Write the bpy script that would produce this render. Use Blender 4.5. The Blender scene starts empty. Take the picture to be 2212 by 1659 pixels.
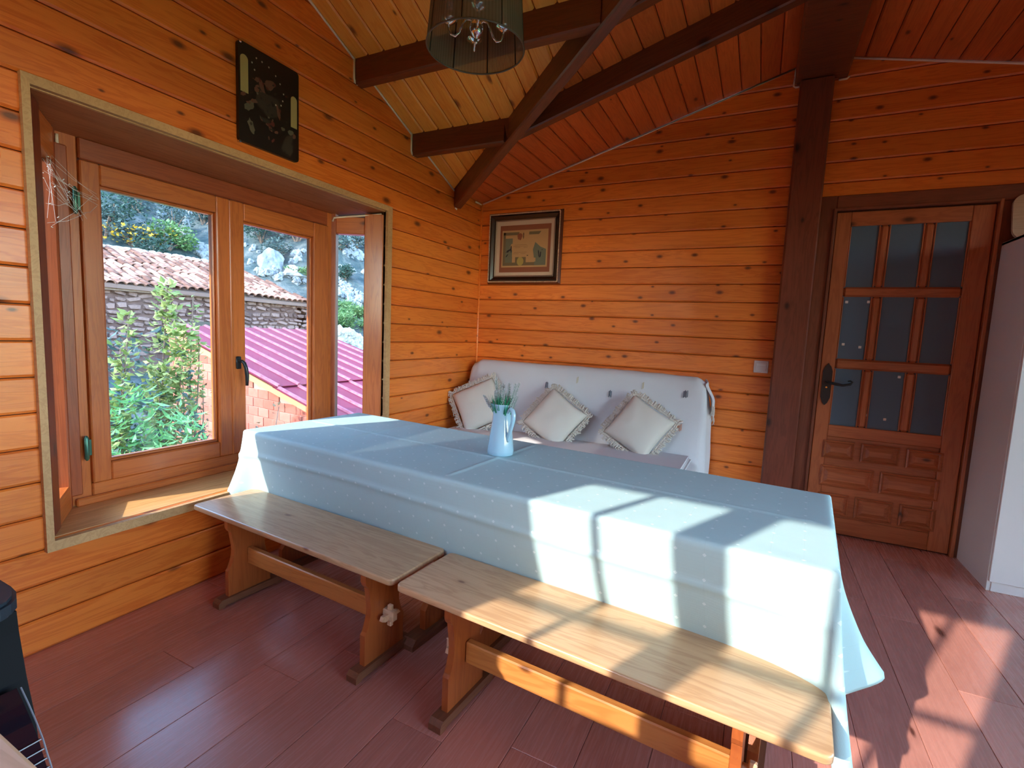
import bpy, bmesh, math, random
from mathutils import Vector, Matrix, noise
rnd = random.Random(7)
sc = bpy.context.scene
COL = sc.collection

# ------------------------------------------------------------------ camera, sky, sun, exposure
cam_d = bpy.data.cameras.new('camera'); cam = bpy.data.objects.new('camera', cam_d); COL.objects.link(cam)
cam_d.sensor_width = 36.0; cam_d.lens = 1064.256 / 2212 * 36.0; cam_d.clip_start = 0.02; cam_d.clip_end = 400
cx_ = Vector((0.8926555, 0.4485728, 0.0441427)); dn_ = Vector((0.0862876, -0.0739420, -0.9935225)); fw_ = Vector((-0.4424031, 0.8906824, -0.1047110))
m = Matrix((cx_, -dn_, -fw_)).transposed().to_4x4(); m.translation = Vector((2.3, -3.86401, 1.25589))
cam.matrix_world = m
sc.camera = cam

W = bpy.data.worlds.new('world'); sc.world = W; W.use_nodes = True
wn = W.node_tree.nodes; wl = W.node_tree.links
sky = wn.new('ShaderNodeTexSky'); sky.sky_type = 'NISHITA'; sky.sun_disc = False
sky.sun_elevation = math.radians(28); sky.sun_rotation = math.radians(204); sky.air_density = 1.2; sky.dust_density = 0.4; sky.ozone_density = 3.0
wn['Background'].inputs['Strength'].default_value = 1.85
wl.new(sky.outputs[0], wn['Background'].inputs[0])

SUN = Vector((0.77, 1.73, -1.0)).normalized()
sun_d = bpy.data.lights.new('sun', 'SUN'); sun_d.energy = 6.8; sun_d.angle = math.radians(0.6); sun_d.color = (1.0, 0.93, 0.82)
sun = bpy.data.objects.new('sun', sun_d); COL.objects.link(sun)
sun.rotation_euler = SUN.to_track_quat('-Z', 'Y').to_euler(); sun.location = (-5, -12, 9)

vs = sc.view_settings
vs.view_transform = 'Standard'; vs.look = 'None'; vs.exposure = 0.55; vs.gamma = 1.0; vs.use_curve_mapping = False
cy = sc.cycles
cy.max_bounces = 12; cy.diffuse_bounces = 7; cy.glossy_bounces = 4; cy.transmission_bounces = 6; cy.transparent_max_bounces = 24
cy.sample_clamp_indirect = 8; cy.use_denoising = True
try: cy.denoiser = 'OPENIMAGEDENOISE'
except Exception: pass
cy.caustics_reflective = False; cy.caustics_refractive = False

# ------------------------------------------------------------------ helpers
class MB:
    """collects faces, then links them as one mesh object"""
    def __init__(s): s.v = []; s.f = []; s.mi = []; s.cur = 0
    def add(s, vs_, fs_):
        o = len(s.v); s.v += [tuple(p) for p in vs_]
        for f in fs_: s.f.append(tuple(i + o for i in f)); s.mi.append(s.cur)
        return s
    def box(s, x0, y0, z0, x1, y1, z1, M=None):
        p = [(x0,y0,z0),(x1,y0,z0),(x1,y1,z0),(x0,y1,z0),(x0,y0,z1),(x1,y0,z1),(x1,y1,z1),(x0,y1,z1)]
        if M: p = [M @ Vector(q) for q in p]
        return s.add(p, [(0,3,2,1),(4,5,6,7),(0,1,5,4),(1,2,6,5),(2,3,7,6),(3,0,4,7)])
    def cbox(s, x0, y0, z0, x1, y1, z1, c=0.004, M=None):
        """box with chamfered edges"""
        b = bmesh.new(); bmesh.ops.create_cube(b, size=1)
        for v in b.verts: v.co = Vector(((x0+x1)/2 + v.co.x*(x1-x0), (y0+y1)/2 + v.co.y*(y1-y0), (z0+z1)/2 + v.co.z*(z1-z0)))
        c = min(c, 0.45*min(abs(x1-x0), abs(y1-y0), abs(z1-z0)))
        bmesh.ops.bevel(b, geom=b.edges[:], offset=c, segments=1, affect='EDGES')
        s.bm(b, M); b.free(); return s
    def bm(s, b, M=None):
        b.verts.index_update()
        return s.add([(M @ v.co) if M else v.co.copy() for v in b.verts], [tuple(v.index for v in f.verts) for f in b.faces])
    def prism(s, pts, ext, M=None):
        """pts: 3-D outline, ext: extrusion vector"""
        n = len(pts); e = Vector(ext); p = [Vector(q) for q in pts]; p = p + [q + e for q in p]
        if M: p = [M @ q for q in p]
        return s.add(p, [tuple(range(n))[::-1], tuple(range(n, 2*n))] + [(i, (i+1) % n, (i+1) % n + n, i + n) for i in range(n)])
    def tube(s, pts, r, n=8, closed=False, caps=True):
        pts = [Vector(p) for p in pts]; N = len(pts); rs = r if isinstance(r, (list, tuple)) else [r]*N
        vs_ = []; up = None
        for i, p in enumerate(pts):
            a = pts[(i-1) % N] if (closed or i > 0) else p; b = pts[(i+1) % N] if (closed or i < N-1) else p
            t = (b - a).normalized()
            if up is None: up = Vector((0,0,1)) if abs(t.z) < 0.9 else Vector((1,0,0))
            u = t.cross(up); u = u.normalized() if u.length > 1e-6 else t.orthogonal().normalized()
            w = u.cross(t).normalized(); up = w
            for k in range(n):
                an = 2*math.pi*k/n; vs_.append(p + (u*math.cos(an) + w*math.sin(an))*rs[i])
        fs = []
        for i in range(N if closed else N-1):
            j = (i+1) % N
            for k in range(n): fs.append((i*n+k, i*n+(k+1) % n, j*n+(k+1) % n, j*n+k))
        if caps and not closed: fs += [tuple(range(n))[::-1], tuple((N-1)*n+k for k in range(n))]
        return s.add(vs_, fs)
    def lathe(s, prof, n=32, c=(0,0,0), capb=False, capt=False, a0=0.0, a1=2*math.pi):
        full = abs(a1-a0-2*math.pi) < 1e-6; cols = n if full else n+1; vs_ = []
        for r, z in prof:
            for k in range(cols):
                a = a0+(a1-a0)*k/n; vs_.append((c[0]+r*math.cos(a), c[1]+r*math.sin(a), c[2]+z))
        fs = []
        for i in range(len(prof)-1):
            for k in range(n):
                k2 = (k+1) % cols; fs.append((i*cols+k, i*cols+k2, (i+1)*cols+k2, (i+1)*cols+k))
        if capb: fs.append(tuple(range(cols))[::-1])
        if capt: fs.append(tuple((len(prof)-1)*cols+k for k in range(cols)))
        return s.add(vs_, fs)
    def grid(s, fn, nu, nv):
        vs_ = [fn(i/nu, j/nv) for j in range(nv+1) for i in range(nu+1)]
        return s.add(vs_, [(j*(nu+1)+i, j*(nu+1)+i+1, (j+1)*(nu+1)+i+1, (j+1)*(nu+1)+i) for j in range(nv) for i in range(nu)])
    def build(s, name, mats, parent=None, smooth=False, M=None, recalc=True, origin=None):
        me = bpy.data.meshes.new(name)
        vv = s.v
        if origin is not None: o_ = Vector(origin); vv = [tuple(Vector(p)-o_) for p in s.v]
        me.from_pydata(vv, [], s.f)
        for mt in (mats if isinstance(mats, (list, tuple)) else [mats]): me.materials.append(mt)
        if any(s.mi): me.polygons.foreach_set('material_index', s.mi)
        if recalc:
            b = bmesh.new(); b.from_mesh(me); bmesh.ops.recalc_face_normals(b, faces=b.faces); b.to_mesh(me); b.free()
        if smooth: me.shade_smooth()
        if smooth == 'auto':
            me.set_sharp_from_angle(angle=math.radians(40))
        o = bpy.data.objects.new(name, me); COL.objects.link(o)
        if parent: o.parent = parent
        if M is not None: o.matrix_local = M
        if origin is not None: o.location = origin
        return o

def tag(o, label=None, cat=None, group=None, kind=None):
    if label: o['label'] = label
    if cat: o['category'] = cat
    if group: o['group'] = group
    if kind: o['kind'] = kind
    return o
def empty(name, loc=(0,0,0), rz=0, **k):
    o = bpy.data.objects.new(name, None); COL.objects.link(o); o.location = loc; o.rotation_euler = (0,0,rz); o.empty_display_size = 0.1
    return tag(o, **k)

# ------------------------------------------------------------------ materials
def hexc(h):
    h = h.lstrip('#'); c = [int(h[i:i+2], 16)/255 for i in (0,2,4)]
    return tuple((x/12.92 if x <= 0.04045 else ((x+0.055)/1.055)**2.4) for x in c) + (1.0,)
def col(c): return hexc(c) if isinstance(c, str) else (tuple(c) + (1.0,))[:4]
def base(name, c=(0.5,0.5,0.5), rough=0.5, metal=0.0, spec=0.5, coat=0.0, coat_r=0.1):
    mt = bpy.data.materials.new(name); mt.use_nodes = True; b = mt.node_tree.nodes['Principled BSDF']
    b.inputs['Base Color'].default_value = col(c); b.inputs['Roughness'].default_value = rough; b.inputs['Metallic'].default_value = metal
    b.inputs['Specular IOR Level'].default_value = spec; b.inputs['Coat Weight'].default_value = coat; b.inputs['Coat Roughness'].default_value = coat_r
    return mt
class NT:
    def __init__(s, mt): s.t = mt.node_tree; s.n = s.t.nodes; s.l = s.t.links; s.b = s.n['Principled BSDF']
    def node(s, t, **k):
        n = s.n.new(t)
        for a, b in k.items(): setattr(n, a, b)
        return n
    def link(s, a, b): s.l.new(a, b)
    def math(s, op, a, b=None, c=None, clamp=False):
        n = s.n.new('ShaderNodeMath'); n.operation = op; n.use_clamp = clamp
        for i, x in enumerate((a, b, c)):
            if x is None: continue
            if isinstance(x, (int, float)): n.inputs[i].default_value = x
            else: s.l.new(x, n.inputs[i])
        return n.outputs[0]
    def vmath(s, op, a, b=None):
        n = s.n.new('ShaderNodeVectorMath'); n.operation = op
        for i, x in enumerate((a, b)):
            if x is None: continue
            if isinstance(x, (tuple, list)): n.inputs[i].default_value = x
            elif isinstance(x, (int, float)): n.inputs['Scale' if op == 'SCALE' else i].default_value = x
            else: s.l.new(x, n.inputs['Scale'] if (op == 'SCALE' and i == 1) else n.inputs[i])
        return n.outputs[0]
    def ramp(s, f, stops):
        n = s.n.new('ShaderNodeValToRGB'); e = n.color_ramp.elements
        while len(e) > 1: e.remove(e[-1])
        e[0].position = stops[0][0]; e[0].color = col(stops[0][1])
        for p, c in stops[1:]:
            q = e.new(p); q.color = col(c)
        s.l.new(f, n.inputs[0]); return n.outputs[0]
    def mix(s, f, a, b, mode='MIX'):
        n = s.n.new('ShaderNodeMix'); n.data_type = 'RGBA'; n.blend_type = mode
        for i, x in ((0, f), (6, a), (7, b)):
            if isinstance(x, (int, float)): n.inputs[i].default_value = x
            elif isinstance(x, (tuple, str)): n.inputs[i].default_value = col(x)
            else: s.l.new(x, n.inputs[i])
        return n.outputs[2]
    def noise(s, v, scale, detail=3, rough=0.5, dist=0.0):
        n = s.n.new('ShaderNodeTexNoise'); n.inputs['Scale'].default_value = scale; n.inputs['Detail'].default_value = detail
        n.inputs['Roughness'].default_value = rough; n.inputs['Distortion'].default_value = dist
        if v is not None: s.l.new(v, n.inputs['Vector'])
        return n.outputs[0]
    def bump(s, h, strength=0.2, dist=0.01):
        n = s.n.new('ShaderNodeBump'); n.inputs['Strength'].default_value = strength; n.inputs['Distance'].default_value = dist
        s.l.new(h, n.inputs['Height']); s.l.new(n.outputs[0], s.b.inputs['Normal'])
def wood(name, light, dark, knotc, knots=0.5, rough=0.4, coat=0.2, vary=0.25, grain=1.0, axis=0, kscale=(3.2, 6.5), kr=0.085, bump=0.12):
    """wood whose grain runs along the object's own axis; knots are small dark ellipses"""
    mt = base(name, rough=rough, coat=coat, coat_r=0.18); t = NT(mt)
    tc = t.node('ShaderNodeTexCoord'); oi = t.node('ShaderNodeObjectInfo')
    v = tc.outputs['Object']
    if axis:
        mp = t.node('ShaderNodeMapping'); mp.inputs['Rotation'].default_value = (0, 0, math.pi/2) if axis == 1 else (0, math.pi/2, 0)
        t.link(v, mp.inputs['Vector']); v = mp.outputs[0]
    off = t.node('ShaderNodeCombineXYZ'); t.link(t.math('MULTIPLY', oi.outputs['Random'], 57.0), off.inputs[0]); t.link(t.math('MULTIPLY', oi.outputs['Random'], 91.0), off.inputs[1])
    v = t.vmath('ADD', v, off.outputs[0])
    wob = t.noise(t.vmath('MULTIPLY', v, (1.5, 6, 6)), 1.0, 2)
    sv = t.vmath('MULTIPLY', v, (0.9, 11, 11))
    g1 = t.noise(sv, 1.6, 4, 0.6, 1.2)
    fine = t.noise(t.vmath('MULTIPLY', v, (5, 150, 150)), 1.0, 3, 0.6)
    # growth rings: sine of the distorted cross coordinate
    rings = t.math('SINE', t.math('MULTIPLY', t.math('ADD', g1, t.math('MULTIPLY', wob, 0.5)), 34.0))
    rings = t.math('POWER', t.math('MULTIPLY_ADD', rings, 0.5, 0.5), 2.0)
    f = t.math('ADD', t.math('MULTIPLY', rings, 0.42*grain), t.math('MULTIPLY', fine, 0.4*grain))
    f = t.math('ADD', f, t.math('MULTIPLY', t.math('SUBTRACT', oi.outputs['Random'], 0.5), vary*1.6), clamp=True)
    c = t.ramp(f, [(0.05, light), (0.95, dark)])
    big = t.noise(t.vmath('MULTIPLY', v, (0.7, 2.5, 2.5)), 1.0, 2)
    hs = t.node('ShaderNodeHueSaturation'); t.link(c, hs.inputs['Color']); t.link(t.math('MULTIPLY_ADD', big, 0.7, 0.65), hs.inputs['Value']); c = hs.outputs[0]
    if knots > 0:
        vo = t.node('ShaderNodeTexVoronoi'); vo.voronoi_dimensions = '2D'; vo.inputs['Scale'].default_value = 1.0
        sp_ = t.node('ShaderNodeSeparateXYZ'); t.link(v, sp_.inputs[0]); cb_ = t.node('ShaderNodeCombineXYZ')
        t.link(t.math('MULTIPLY', sp_.outputs[0], kscale[0]), cb_.inputs[0]); t.link(t.math('MULTIPLY', t.math('ADD', sp_.outputs[1], sp_.outputs[2]), kscale[1]), cb_.inputs[1]); t.link(cb_.outputs[0], vo.inputs['Vector'])
        sep = t.node('ShaderNodeSeparateColor'); t.link(vo.outputs['Color'], sep.inputs[0])
        on = t.math('LESS_THAN', sep.outputs[0], knots)
        size = t.math('MULTIPLY_ADD', sep.outputs[1], kr*0.9, kr*0.35)
        d = t.math('DIVIDE', vo.outputs['Distance'], size)
        d = t.math('ADD', d, t.math('MULTIPLY', t.math('SUBTRACT', fine, 0.5), 0.5))
        core = t.math('MULTIPLY', t.math('SUBTRACT', 1.5, d, clamp=True), on)
        halo = t.math('MULTIPLY', t.math('SUBTRACT', 1.0, t.math('MULTIPLY', d, 0.3), clamp=True), on)
        c = t.mix(t.math('MULTIPLY', halo, 0.5), c, dark); c = t.mix(t.math('MULTIPLY', core, 0.88), c, knotc)
    t.link(c, t.b.inputs['Base Color'])
    t.link(t.math('MULTIPLY_ADD', fine, 0.18, rough-0.08), t.b.inputs['Roughness'])
    t.bump(f, bump, 0.002)
    return mt

M_ = {}
M_['pine'] = wood('pine_wall', (0.84,0.238,0.036), (0.62,0.115,0.012), (0.09,0.022,0.008), knots=0.5, rough=0.36, coat=0.25, vary=0.3)
M_['pine_back'] = wood('pine_back_wall', (0.84,0.238,0.036), (0.62,0.115,0.012), (0.10,0.022,0.008), knots=0.6, rough=0.36, coat=0.25, vary=0.22, kscale=(4.5, 8.0), kr=0.085)
M_['ceil_lit'] = wood('pine_ceiling_bounce', (0.95,0.47,0.080), (0.80,0.29,0.035), (0.16,0.04,0.01), knots=0.5, rough=0.4, coat=0.15, vary=0.22)  # paler than the other slope: bounce light put into the base colour
M_['ceil_r'] = wood('red_pine_ceiling', (0.66,0.15,0.035), (0.48,0.085,0.018), (0.10,0.025,0.01), knots=0.2, rough=0.38, coat=0.2, vary=0.25)
M_['beam'] = wood('dark_beam', (0.17,0.042,0.017), (0.09,0.02,0.009), (0.012,0.004,0.003), knots=0.12, rough=0.38, coat=0.3, vary=0.1)
M_['post'] = wood('dark_post', (0.20,0.052,0.028), (0.11,0.026,0.014), (0.014,0.005,0.004), knots=0.6, rough=0.36, coat=0.3, vary=0.05, axis=2, kscale=(3.0, 5.0), kr=0.12)
M_['trimw'] = wood('pale_trim', (0.56,0.33,0.15), (0.42,0.22,0.09), (0.1,0.05,0.02), knots=0.08, rough=0.5, coat=0.0, vary=0.1)
M_['jamb'] = wood('red_brown_jamb', (0.36,0.10,0.035), (0.22,0.05,0.018), (0.05,0.012,0.006), knots=0.1, rough=0.36, coat=0.3, vary=0.15, axis=2)
M_['sash'] = wood('orange_sash', (0.56,0.20,0.055), (0.38,0.11,0.028), (0.08,0.02,0.01), knots=0.1, rough=0.33, coat=0.35, vary=0.15, axis=2)
M_['sash_h'] = wood('orange_sash_rail', (0.56,0.20,0.055), (0.38,0.11,0.028), (0.08,0.02,0.01), knots=0.1, rough=0.33, coat=0.35, vary=0.15, axis=1)
M_['sill'] = wood('sill_board', (0.72,0.42,0.17), (0.52,0.25,0.08), (0.15,0.05,0.02), knots=0.15, rough=0.4, coat=0.15, vary=0.1)
M_['soffit'] = wood('soffit_board', (0.44,0.155,0.055), (0.30,0.085,0.028), (0.08,0.02,0.01), knots=0.1, rough=0.55, coat=0.0, vary=0.15)
M_['door'] = wood('door_wood', (0.46,0.14,0.052), (0.30,0.08,0.028), (0.04,0.012,0.006), knots=0.06, rough=0.36, coat=0.25, vary=0.12, axis=2)
M_['casing'] = wood('door_casing', (0.21,0.062,0.032), (0.13,0.035,0.018), (0.02,0.006,0.004), knots=0.1, rough=0.36, coat=0.25, vary=0.1, axis=2)
M_['bench_top'] = wood('bench_seat', (0.60,0.37,0.20), (0.40,0.205,0.095), (0.2,0.07,0.03), knots=0.15, rough=0.3, coat=0.3, vary=0.06, kr=0.07)
M_['bench_leg'] = wood('bench_leg', (0.40,0.105,0.026), (0.27,0.058,0.014), (0.1,0.03,0.01), knots=0.0, rough=0.3, coat=0.35, vary=0.08, axis=2)
M_['bench_bar'] = wood('bench_bar', (0.62,0.25,0.065), (0.44,0.14,0.03), (0.1,0.03,0.01), knots=0.08, rough=0.3, coat=0.35, vary=0.08)
M_['bench_foot'] = wood('bench_foot', (0.21,0.08,0.04), (0.13,0.045,0.022), (0.1,0.03,0.01), knots=0.0, rough=0.4, coat=0.2, vary=0.08, axis=1)
M_['wedge'] = wood('pale_wedge', (0.78,0.52,0.34), (0.62,0.36,0.2), (0.4,0.2,0.1), knots=0.0, rough=0.5, coat=0.0, vary=0.05)
M_['floor'] = wood('laminate', (0.60,0.25,0.19), (0.28,0.095,0.072), (0.07,0.02,0.015), knots=0.13, rough=0.26, coat=0.6, vary=0.28, grain=0.38, kscale=(2.0, 7.0), kr=0.075, bump=0.03)
NT(M_['floor']).b.inputs['Coat Roughness'].default_value = 0.20
M_['board'] = wood('pale_board', (0.66,0.52,0.38), (0.52,0.38,0.26), (0.3,0.18,0.1), knots=0.02, rough=0.5, coat=0.0, vary=0.02)
M_['back'] = base('backing', (0.05,0.015,0.005), 0.8)
M_['white_bead'] = base('white_bead', (0.85,0.74,0.62), 0.5)
M_['iron'] = base('black_iron', (0.012,0.012,0.013), 0.4)
M_['handle'] = base('window_handle', (0.03,0.035,0.04), 0.3, metal=0.4)
M_['green_brass'] = base('green_hinge', (0.06,0.16,0.12), 0.3, metal=0.7)
M_['chrome'] = base('chrome', (0.75,0.75,0.74), 0.07, metal=1.0)
M_['wardrobe'] = base('white_laminate', (0.80,0.86,0.88), 0.4)
M_['wardrobe_e'] = base('white_edge', (0.84,0.88,0.89), 0.4)
M_['jug'] = base('glazed_blue_white', (0.36,0.57,0.69), 0.13, coat=0.6, coat_r=0.04)
M_['switch'] = base('switch_plastic', (0.72,0.72,0.74), 0.3)
M_['stove'] = base('stove_black', (0.006,0.007,0.010), 0.7, spec=0.12)
M_['stove_top'] = base('stove_top', (0.015,0.025,0.04), 0.5, spec=0.3)
M_['stove_gloss'] = base('stove_gloss', (0.008,0.006,0.012), 0.06, coat=1.0, coat_r=0.03)
M_['bulb'] = base('frosted_bulb', (0.8,0.8,0.78), 0.3)
M_['sticker'] = base('tape_dot', (0.75,0.72,0.66), 0.6)

def cloth_mat(name, c, c2, scale=900, bump=0.15, pattern=None):
    mt = base(name, rough=0.9, spec=0.15); t = NT(mt); tc = t.node('ShaderNodeTexCoord')
    w = t.noise(tc.outputs['Object'], 3.0, 4)
    cc = t.mix(w, c, c2)
    wv = t.node('ShaderNodeTexWave'); wv.wave_type = 'BANDS'; wv.bands_direction = 'X'; wv.inputs['Scale'].default_value = scale/6; t.link(tc.outputs['Object'], wv.inputs['Vector'])
    wv2 = t.node('ShaderNodeTexWave'); wv2.wave_type = 'BANDS'; wv2.bands_direction = 'Y'; wv2.inputs['Scale'].default_value = scale/6; t.link(tc.outputs['Object'], wv2.inputs['Vector'])
    h = t.math('ADD', wv.outputs[1], wv2.outputs[1])
    if pattern:   # woven damask squares with a small white knot at each corner
        sp = t.node('ShaderNodeSeparateXYZ'); t.link(tc.outputs['UV'], sp.inputs[0])
        px = t.math('FRACT', t.math('DIVIDE', sp.outputs[0], pattern)); py = t.math('FRACT', t.math('DIVIDE', sp.outputs[1], pattern))
        dx = t.math('ABSOLUTE', t.math('SUBTRACT', px, 0.5)); dy = t.math('ABSOLUTE', t.math('SUBTRACT', py, 0.5))
        line = t.math('LESS_THAN', t.math('MINIMUM', dx, dy), 0.012)
        dot = t.math('LESS_THAN', t.math('ADD', dx, dy), 0.075)
        ck = t.node('ShaderNodeTexChecker'); ck.inputs['Scale'].default_value = 2/pattern/2; ck.inputs[1].default_value = (1,1,1,1); ck.inputs[2].default_value = (0,0,0,1); t.link(tc.outputs['UV'], ck.inputs['Vector'])
        cc = t.mix(t.math('MULTIPLY', line, 0.16), cc, (0.35,0.45,0.45)); cc = t.mix(t.math('MULTIPLY', ck.outputs[1], 0.07), cc, (0.45,0.55,0.56)); cc = t.mix(t.math('MULTIPLY', dot, 0.5), cc, (0.75,0.85,0.86))
        h = t.math('ADD', h, t.math('MULTIPLY', dot, 1.0))
    t.link(cc, t.b.inputs['Base Color'])
    n2 = t.noise(tc.outputs['Object'], 9.0, 4)
    t.bump(t.math('ADD', t.math('MULTIPLY', h, 0.12), t.math('MULTIPLY', n2, 1.5)), bump, 0.004)
    return mt
M_['cloth'] = cloth_mat('tablecloth', (0.43,0.60,0.62), (0.39,0.555,0.58), pattern=0.075)
M_['throw'] = cloth_mat('sofa_throw', (0.68,0.69,0.72), (0.62,0.62,0.64), bump=0.25)
M_['cushion'] = cloth_mat('cushion_cotton', (0.66,0.61,0.54), (0.60,0.56,0.50), bump=0.25)
M_['fringe'] = cloth_mat('cushion_fringe', (0.70,0.64,0.57), (0.60,0.55,0.48), bump=0.2)
M_['thread_b'] = base('blue_thread', (0.04,0.07,0.11), 0.9); M_['thread_o'] = base('orange_thread', (0.62,0.22,0.10), 0.9); M_['thread_y'] = base('straw_thread', (0.55,0.47,0.28), 0.9)

def glass_mat(name, tint=(0.97,0.98,0.98), gl=0.06, rough=0.0):
    mt = bpy.data.materials.new(name); mt.use_nodes = True; n = mt.node_tree.nodes; l = mt.node_tree.links; n.clear()
    tr = n.new('ShaderNodeBsdfTransparent'); tr.inputs[0].default_value = col(tint); gs = n.new('ShaderNodeBsdfGlossy'); gs.inputs['Roughness'].default_value = rough
    fr = n.new('ShaderNodeFresnel'); fr.inputs[0].default_value = 1.45; mx = n.new('ShaderNodeMixShader'); out = n.new('ShaderNodeOutputMaterial')
    mm = n.new('ShaderNodeMath'); mm.operation = 'MULTIPLY'; mm.inputs[1].default_value = 0.9; l.new(fr.outputs[0], mm.inputs[0])
    l.new(mm.outputs[0], mx.inputs[0]); l.new(tr.outputs[0], mx.inputs[1]); l.new(gs.outputs[0], mx.inputs[2]); l.new(mx.outputs[0], out.inputs[0])
    return mt
M_['glass'] = glass_mat('window_glass')
M_['frost'] = base('glass_dark_hall', (0.075,0.125,0.175), 0.5)  # opaque; the dark hallway behind is put into the pane colour

def sheer_mat():
    mt = bpy.data.materials.new('sheer_shade'); mt.use_nodes = True; n = mt.node_tree.nodes; l = mt.node_tree.links; n.clear()
    tr = n.new('ShaderNodeBsdfTransparent'); tr.inputs[0].default_value = (0.72,0.68,0.62,1); df = n.new('ShaderNodeBsdfDiffuse'); df.inputs[0].default_value = (0.20,0.18,0.15,1)
    tc = n.new('ShaderNodeTexCoord'); sp = n.new('ShaderNodeSeparateXYZ'); l.new(tc.outputs['Object'], sp.inputs[0])
    at = n.new('ShaderNodeMath'); at.operation = 'ARCTAN2'; l.new(sp.outputs[0], at.inputs[0]); l.new(sp.outputs[1], at.inputs[1])
    ml = n.new('ShaderNodeMath'); ml.operation = 'MULTIPLY'; ml.inputs[1].default_value = 90; l.new(at.outputs[0], ml.inputs[0])
    sn = n.new('ShaderNodeMath'); sn.operation = 'SINE'; l.new(ml.outputs[0], sn.inputs[0])
    ma = n.new('ShaderNodeMath'); ma.operation = 'MULTIPLY_ADD'; ma.inputs[1].default_value = 0.10; ma.inputs[2].default_value = 0.66; l.new(sn.outputs[0], ma.inputs[0])
    mx = n.new('ShaderNodeMixShader'); out = n.new('ShaderNodeOutputMaterial')
    l.new(ma.outputs[0], mx.inputs[0]); l.new(tr.outputs[0], mx.inputs[1]); l.new(df.outputs[0], mx.inputs[2]); l.new(mx.outputs[0], out.inputs[0])
    return mt
M_['sheer'] = sheer_mat()

def speck(name, c1, c2, scale=6, rough=0.85, c3=None, bump=0.4, dist=0.02, rand=0.0):
    mt = base(name, rough=rough, spec=0.2); t = NT(mt); tc = t.node('ShaderNodeTexCoord'); oi = t.node('ShaderNodeObjectInfo')
    a = t.noise(tc.outputs['Object'], scale, 6, 0.65)
    if rand: a = t.math('ADD', a, t.math('MULTIPLY', t.math('SUBTRACT', oi.outputs['Random'], 0.5), rand), clamp=True)
    stops = [(0.3, c1), (0.68, c2)] if c3 is None else [(0.3, c1), (0.5, c2), (0.7, c3)]
    t.link(t.ramp(a, stops), t.b.inputs['Base Color']); t.bump(a, bump, dist)
    return mt
M_['stone'] = speck('wall_stone', (0.10,0.06,0.052), (0.235,0.155,0.135), 4, rand=0.5)
M_['mortar'] = speck('wall_mortar', (0.08,0.046,0.04), (0.13,0.08,0.07), 4)
M_['tile'] = speck('clay_roof_tile', (0.11,0.050,0.032), (0.31,0.165,0.115), 5, rand=0.7)
M_['tile_bed'] = base('tile_bed', (0.16,0.10,0.08), 0.9)
M_['brick'] = speck('hollow_brick', (0.38,0.10,0.065), (0.50,0.16,0.11), 4, rand=0.5, bump=0.1)
M_['brick_mortar'] = base('brick_mortar', (0.42,0.22,0.17), 0.9)
M_['metal_roof'] = speck('painted_sheet_roof', (0.135,0.010,0.024), (0.17,0.015,0.034), 2.0, rough=0.55, bump=0.03)
M_['metal_rib'] = speck('sheet_roof_rib', (0.20,0.035,0.055), (0.36,0.12,0.15), 9.0, rough=0.5, bump=0.03)
M_['yellow_board'] = base('weathered_board', (0.42,0.22,0.09), 0.8)
M_['rock'] = speck('limestone', (0.09,0.115,0.14), (0.24,0.27,0.28), 2.2, c3=(0.24,0.26,0.26), bump=0.8, dist=0.1, rand=0.2)
M_['rock_w'] = speck('pale_limestone', (0.30,0.30,0.28), (0.55,0.54,0.50), 3, bump=0.6, dist=0.05, rand=0.2)
M_['hill'] = speck('hazy_scrub', (0.012,0.032,0.035), (0.05,0.075,0.075), 1.3, c3=(0.13,0.14,0.13), bump=0.7, dist=0.3)  # bluish cast in the scrub colours stands in for haze
M_['ground'] = speck('grass_ground', (0.06,0.12,0.04), (0.14,0.21,0.08), 1.5, bump=0.4, dist=0.1)
def leafm(name, c1, c2, tr=0.35):
    mt = base(name, rough=0.55, spec=0.3); t = NT(mt); g = t.node('ShaderNodeNewGeometry')
    t.link(t.ramp(g.outputs['Random Per Island'], [(0.0, c1), (1.0, c2)]), t.b.inputs['Base Color'])
    tl = t.node('ShaderNodeBsdfTranslucent'); t.link(t.ramp(g.outputs['Random Per Island'], [(0.0, c1), (1.0, c2)]), tl.inputs[0])
    mx = t.node('ShaderNodeMixShader'); mx.inputs[0].default_value = tr; out = t.n['Material Output']
    t.link(t.b.outputs[0], mx.inputs[1]); t.link(tl.outputs[0], mx.inputs[2]); t.link(mx.outputs[0], out.inputs[0]); return mt
M_['leaf_y'] = leafm('yellow_green_leaf', (0.14,0.22,0.05), (0.36,0.40,0.15))
M_['leaf_g'] = leafm('fresh_green_leaf', (0.06,0.22,0.065), (0.20,0.44,0.17))
M_['leaf_d'] = leafm('dark_green_leaf', (0.02,0.055,0.045), (0.06,0.12,0.09))
M_['leaf_b'] = leafm('blue_green_leaf', (0.035,0.07,0.07), (0.11,0.17,0.15))
M_['leaf_r'] = leafm('brown_red_leaf', (0.12,0.07,0.04), (0.28,0.20,0.10))
M_['leaf_m'] = leafm('mid_green_leaf', (0.06,0.16,0.045), (0.18,0.30,0.12))
M_['flower_y'] = leafm('broom_yellow', (0.62,0.36,0.03), (0.85,0.60,0.08))
M_['bark'] = speck('bark', (0.12,0.08,0.06), (0.24,0.17,0.13), 20)
M_['lav_leaf'] = leafm('lavender_leaf', (0.01,0.16,0.07), (0.05,0.36,0.18), 0.15)
M_['lav_fl'] = leafm('lavender_flower', (0.50,0.52,0.52), (0.72,0.74,0.74), 0.2)
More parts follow.
